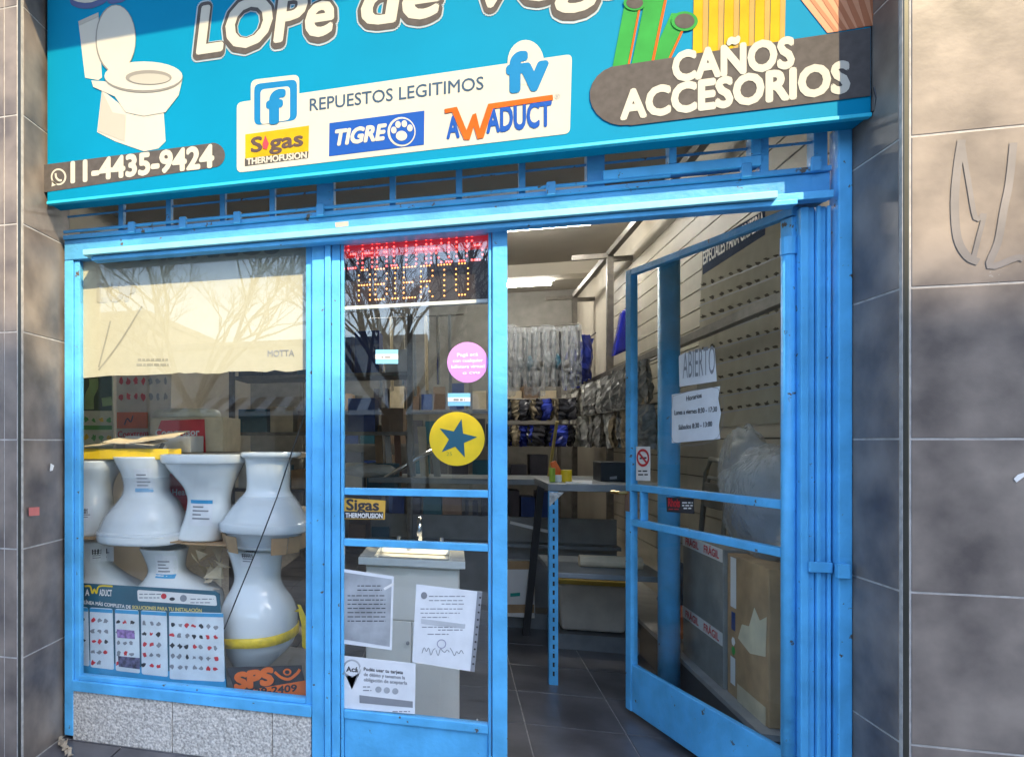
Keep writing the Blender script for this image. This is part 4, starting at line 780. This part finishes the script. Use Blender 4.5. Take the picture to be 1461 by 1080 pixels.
tag(MB().hexa([(.62, 1.36, 1.1155), (.75, 1.34, 1.1155), (.80, 1.6, 1.1155), (.65, 1.6, 1.1155)], [(.62, 1.36, 1.120), (.75, 1.34, 1.118), (.80, 1.6, 1.122), (.65, 1.6, 1.121)]).build('loose_papers', PAPER, None, loc=(.7, 1.45, 1.1155)), 'loose white papers on the steel counter', 'paper')
tag(MB().tube([(.72, 2.80, 1.086), (.75, 2.60, 1.5)], .012, 6).build('wooden_stick', M('yellow_wood', (.45, .34, .10), .6), None, loc=(.72, 2.80, 1.086)), 'thin yellow stick standing behind the counter', 'stick')
tag(MB().tube([(.72, 1.55, .655), (1.05, 1.55, .655)], .035, 14).build('paper_roll', CARDL, None, loc=(.88, 1.55, .62)), 'pale paper roll lying on the table shelf', 'roll')
for i, (x, w_, h_, mt, lab) in enumerate(((542, 10, 86, CARD, 'narrow brown board'), (556, 8, 70, WHITE, 'white strip'), (569, 9, 95, M('reddish_wood', (.22, .10, .06), .6), 'reddish wooden board'), (588, 11, 78, STEEL, 'grey metal profile'), (606, 12, 84, CARDL, 'pale cardboard tube'), (624, 10, 74, STEEL, 'second grey metal profile'))):
    a_, b_ = at(x-w_/2, 692, 2.5), at(x+w_/2, 692-h_, 2.5); tag(MB().prism([(a_.x, 2.5, 1.086), (b_.x, 2.5, 1.086), (b_.x-.03, 2.62, b_.z), (a_.x-.03, 2.62, b_.z)], (0, .03, 0)).build('leaning_board', mt, None, loc=(a_.x, 2.5, 1.086)), lab+' leaning on the rear counter behind the side door', 'board', 'boards on the rear counter')
p = at(527, 690, 2.36); tag(blob((p.x, 2.42, 1.13), (.20, .07, .05), 21).build('white_sack', M('white_sack', (.55, .54, .50), .6), None, loc=(p.x, 2.42, 1.086)), 'low white sack lying on the rear counter behind the side door', 'sack')
tag(MB().tube([at(540, 688, 2.36), at(592, 655, 2.42), at(616, 643, 2.45)], .02, 8).build('silver_tube', CHROME, None, smooth=True, loc=at(540, 688, 2.36)), 'slanting silver tube end behind the yellow star sticker', 'tube')
for i in range(7):
    x = -.62+i*.1; m = MB().tube([(x, 3.3, 2.45), (x+.01, 3.3, 1.75+.05*(i % 3))], .014, 8); t = thing('hanging_hose', '%s hanging hose from the left, deep behind the side door' % ORD[i], 'hose', (x, 3.3, 1.75), 'hoses behind the side door'); m.build('hose', (STEEL, CARDL, CHROME)[i % 3], t)
pegs('peg bar carrying the hoses behind the side door', (-.72, 3.3, 2.45), (.1, 3.3, 2.45))
# blue round column behind the open door
bc = thing('steel_column', 'round blue painted column standing behind the open door', 'column', (1.075, 1.15, 0)); MB().tube([(1.075, 1.15, 0), (1.075, 1.15, 2.275)], .05, 20).build('shaft', BLUE, bc, smooth=True)
# ledge on the right with boxes, a wrapped bundle and folded chairs
lg = struct(B(1.16, 1.47, .3, 4.4, 0, .20).build('wall_ledge', M('dark_ledge', (.10, .095, .09), .6))); B(1.15, 1.47, .3, 4.4, .201, .225).build('ledge_top', M('ledge_top_grey', (.36, .35, .33), .6), lg)
RP = PL((1.17, 0, 0), (0, -1, 0), (-1, 0, 0))
g1 = thing('carton', 'grey carton with red FRAGIL tape behind the open door', 'box', (1.30, 1.15, .226)); y0, y1 = 1.32, .78
B(1.19, 1.46, y1, y0, .226, .86).build('body', M('grey_carton', (.25, .25, .23), .7, var=.15), g1, .004)
GPn = PL((1.1895, 0, 0), (0, -1, 0), (-1, 0, 0))
for z in (.80, .42):
    MB().prism([GPn.w(-y0+.001, z, .001), GPn.w(-y1-.001, z, .001), GPn.w(-y1-.001, z+.06, .001), GPn.w(-y0+.001, z+.06, .001)], GPn.n*.0006).build('fragile_tape', WHITE, g1)
    for k in range(2):
        v, f = textmesh('FRÁGIL', .03); x0 = min(p.x for p in v); x1 = max(p.x for p in v); m = MB(); m.v = [GPn.w(-1.27+k*.26+(p.x-x0)/(x1-x0)*.19, z+.012+p.y*.05, .0026) for p in v]; m.f = f; m.build('tape_lettering', RED, g1)
g3 = thing('carton', 'tall brown carton beside the door hinge with shipping labels', 'box', (1.30, .55, .226)); B(1.20, 1.46, .36, .76, .226, .85).build('body', CARD, g3, .004)
BP = PL((1.1995, 0, 0), (0, -1, 0), (-1, 0, 0))
for a, b, z0, z1, mt in ((-.72, -.66, .62, .84, WHITE), (-.71, -.67, .52, .60, NAVY), (-.72, -.67, .28, .40, WHITE)): MB().prism([BP.w(a, z0, .001), BP.w(b, z0, .001), BP.w(b, z1, .001), BP.w(a, z1, .001)], BP.n*.0006).build('shipping_label', mt, g3)
for z, mt in ((.47, WHITE), (.43, GREEN)): MB().prism([BP.w(-.69+.02*math.cos(k), z+.02*math.sin(k), .001) for k in range(6)], BP.n*.0006).build('round_label', mt, g3)
MB().prism([BP.w(-.64, .50, .001), BP.w(-.52, .47, .001), BP.w(-.38, .50, .001), BP.w(-.37, .66, .001), BP.w(-.43, .63, .001), BP.w(-.48, .67, .001), BP.w(-.53, .58, .001), BP.w(-.60, .57, .001)], BP.n*.001).build('film_highlight', M('cream_film_highlight', (.74, .66, .46), .6), g3); MB().prism([BP.w(-.65, .226, .001), BP.w(-.38, .226, .001), BP.w(-.38, .30, .001), BP.w(-.65, .30, .001)], BP.n*.0005).build('tape', CARDL, g3)  # cream patch paints the bright highlight of crumpled film on the carton
fb = thing('wrapped_bundle', 'bulky bundle wrapped in clear plastic on the cartons behind the open door', 'bundle', (1.33, .72, .862))
blob((1.33, .72, 1.08), (.13, .34, .24), 3).build('film', CLEARB, fb, smooth=True); blob((1.34, .70, .99), (.10, .26, .13), 5).build('blue_contents', M('blue_cloth', (.12, .17, .26), .6, var=.4, scale=14), fb, smooth=True); blob((1.34, .95, 1.22), (.09, .16, .2), 8).build('film', CLEARB, fb, smooth=True)
fc = thing('folding_chair', 'grey folded chair leaning on the slatted wall behind the open door', 'chair', (1.38, 1.5, .226)); CHF = M('chair_tube', (.22, .22, .2), .4, .4)
MB().tube([(1.36, 1.25, .24), (1.42, 1.28, 1.15), (1.42, 1.34, 1.24), (1.42, 1.62, 1.25), (1.42, 1.69, 1.17), (1.36, 1.72, .24)], .014, 8).build('frame', CHF, fc, smooth=True); MB().tube([(1.33, 1.30, .24), (1.40, 1.34, 1.08), (1.40, 1.38, 1.14), (1.40, 1.58, 1.15), (1.40, 1.63, 1.08), (1.33, 1.66, .24)], .012, 8).build('frame', CHF, fc, smooth=True); B(1.385, 1.40, 1.36, 1.62, .98, 1.12).build('backrest', M('chair_panel', (.13, .125, .11), .5), fc, .01)
tag(blob((1.28, 1.62, .315), (.09, .14, .09), 11).build('orange_bag', M('orange_bag', (.65, .14, .04), .4), None, loc=(1.28, 1.62, .226)), 'orange plastic bag on the ledge behind the open door', 'bag')
tag(blob((1.30, 1.78, .43), (.09, .12, .2), 12).build('blue_sack', M('dark_blue_sack', (.03, .08, .16), .5), None, loc=(1.30, 1.78, .226)), 'dark blue sack leaning in the corner behind the open door', 'sack')
# ================================================================ ACROSS THE STREET (what the glass reflects, and what shades the lower wall)
def house(label, x0, x1, y, h, mat, wins):
    r = thing('house', label, 'building', ((x0+x1)/2, y, 0), 'buildings across the street'); B(x0, x1, y-8, y, -.1, h).build('wall', mat, r); B(x0-.05, x1+.05, y-8.05, y+.12, h, h+.2).build('cornice', CONC, r)
    for a, b, c, d in wins: B(a, b, y-.02, y+.02, c, d).build('window', M('dark_glazing', (.03, .035, .04), .1), r); B(a-.06, b+.06, y, y+.05, c-.08, c).build('sill', CONC, r)
    return r
H1, H2, H3, H4 = (M('house_white', (.60, .58, .54), .9), M('house_beige', (.50, .44, .34), .9), M('tower_render', (.45, .42, .38), .9), M('house_grey', (.33, .32, .31), .9))
house('low white shop across the street', -9, -.7, -16, 4.1, H1, [(-8, -6, .3, 2.0), (-5, -3, .3, 2.0), (-2.4, -1.2, 0, 2.1)]); house('beige two storey house across the street', -.6, 5.2, -16, 6.0, H2, [(.4, 1.6, 3.5, 5), (2.6, 3.8, 3.5, 5), (0, 2, .3, 2.1), (3, 4.4, 0, 2.1)])
house('tall rendered apartment block across the street', 5.3, 24, -16, 17.42, H3, [(6+3*i, 7.6+3*i, 1+3*j, 2.6+3*j) for i in range(6) for j in range(5)]); house('grey house farther left across the street', -24, -9.1, -16, 5.2, H4, [(-22+4*i, -20.4+4*i, 1, 2.6) for i in range(3)])
AWD, AWL = M('awning_dark', (.04, .04, .05), .8), M('awning_white', (.70, .69, .66), .8)
aw = thing('striped_awning', 'black and white striped awning across the street', 'awning', (-2, -16, 2.2))
for i in range(44): x = -8+i*.28; MB().hexa([(x, -15.9, 2.65), (x+.28, -15.9, 2.65), (x+.28, -15.9, 2.62), (x, -15.9, 2.62)], [(x, -14.6, 2.2), (x+.28, -14.6, 2.2), (x+.28, -14.6, 2.17), (x, -14.6, 2.17)]).build('awning_stripe', AWD if i % 2 else AWL, aw)
B(-8, 4.32, -14.62, -14.58, 2.05, 2.17).build('valance', AWL, aw)
BARK = M('bark', (.10, .08, .06), .9, var=.3, bump=.5)
def tree(label, x, y, h, seed):
    r = thing('bare_tree', label, 'tree', (x, y, 0), 'bare street trees'); rnd = random.Random(seed); tk = MB(); cr = MB(); tk.tube([(x, y, -.05), (x+.05, y, h*.2), (x-.03, y+.05, h*.36)], .11, 8, .07)
    def br(p, d, L, r0, n):
        q = p+d*L; mid = (p+q)/2+Vector((rnd.uniform(-.06, .06), rnd.uniform(-.06, .06), 0))*L; cr.tube([p, mid, q], r0, 5, r0*.6)
        if n == 0: return
        for _ in range(3 if n > 1 else 2):
            e = (d+Vector((rnd.uniform(-.75, .75), rnd.uniform(-.75, .75), rnd.uniform(-.15, .55)))).normalized(); br(q if rnd.random() < .7 else mid, e, L*rnd.uniform(.6, .8), r0*.6, n-1)
    for k in range(4): br(Vector((x-.03, y+.05, h*.34)), Vector((math.cos(k*1.6+seed)*.6, math.sin(k*1.6+seed)*.6, .8)).normalized(), h*.19, .045, 6)
    tk.build('trunk', BARK, r); cr.build('crown', BARK, r)
tree('bare street tree behind the viewer, reflected in the side door', -.55, -4.4, 4.6, 3); tree('bare street tree farther left along the kerb', -2.9, -4.6, 5.0, 8); tree('bare street tree across the road', 1.6, -12.4, 6.0, 5)
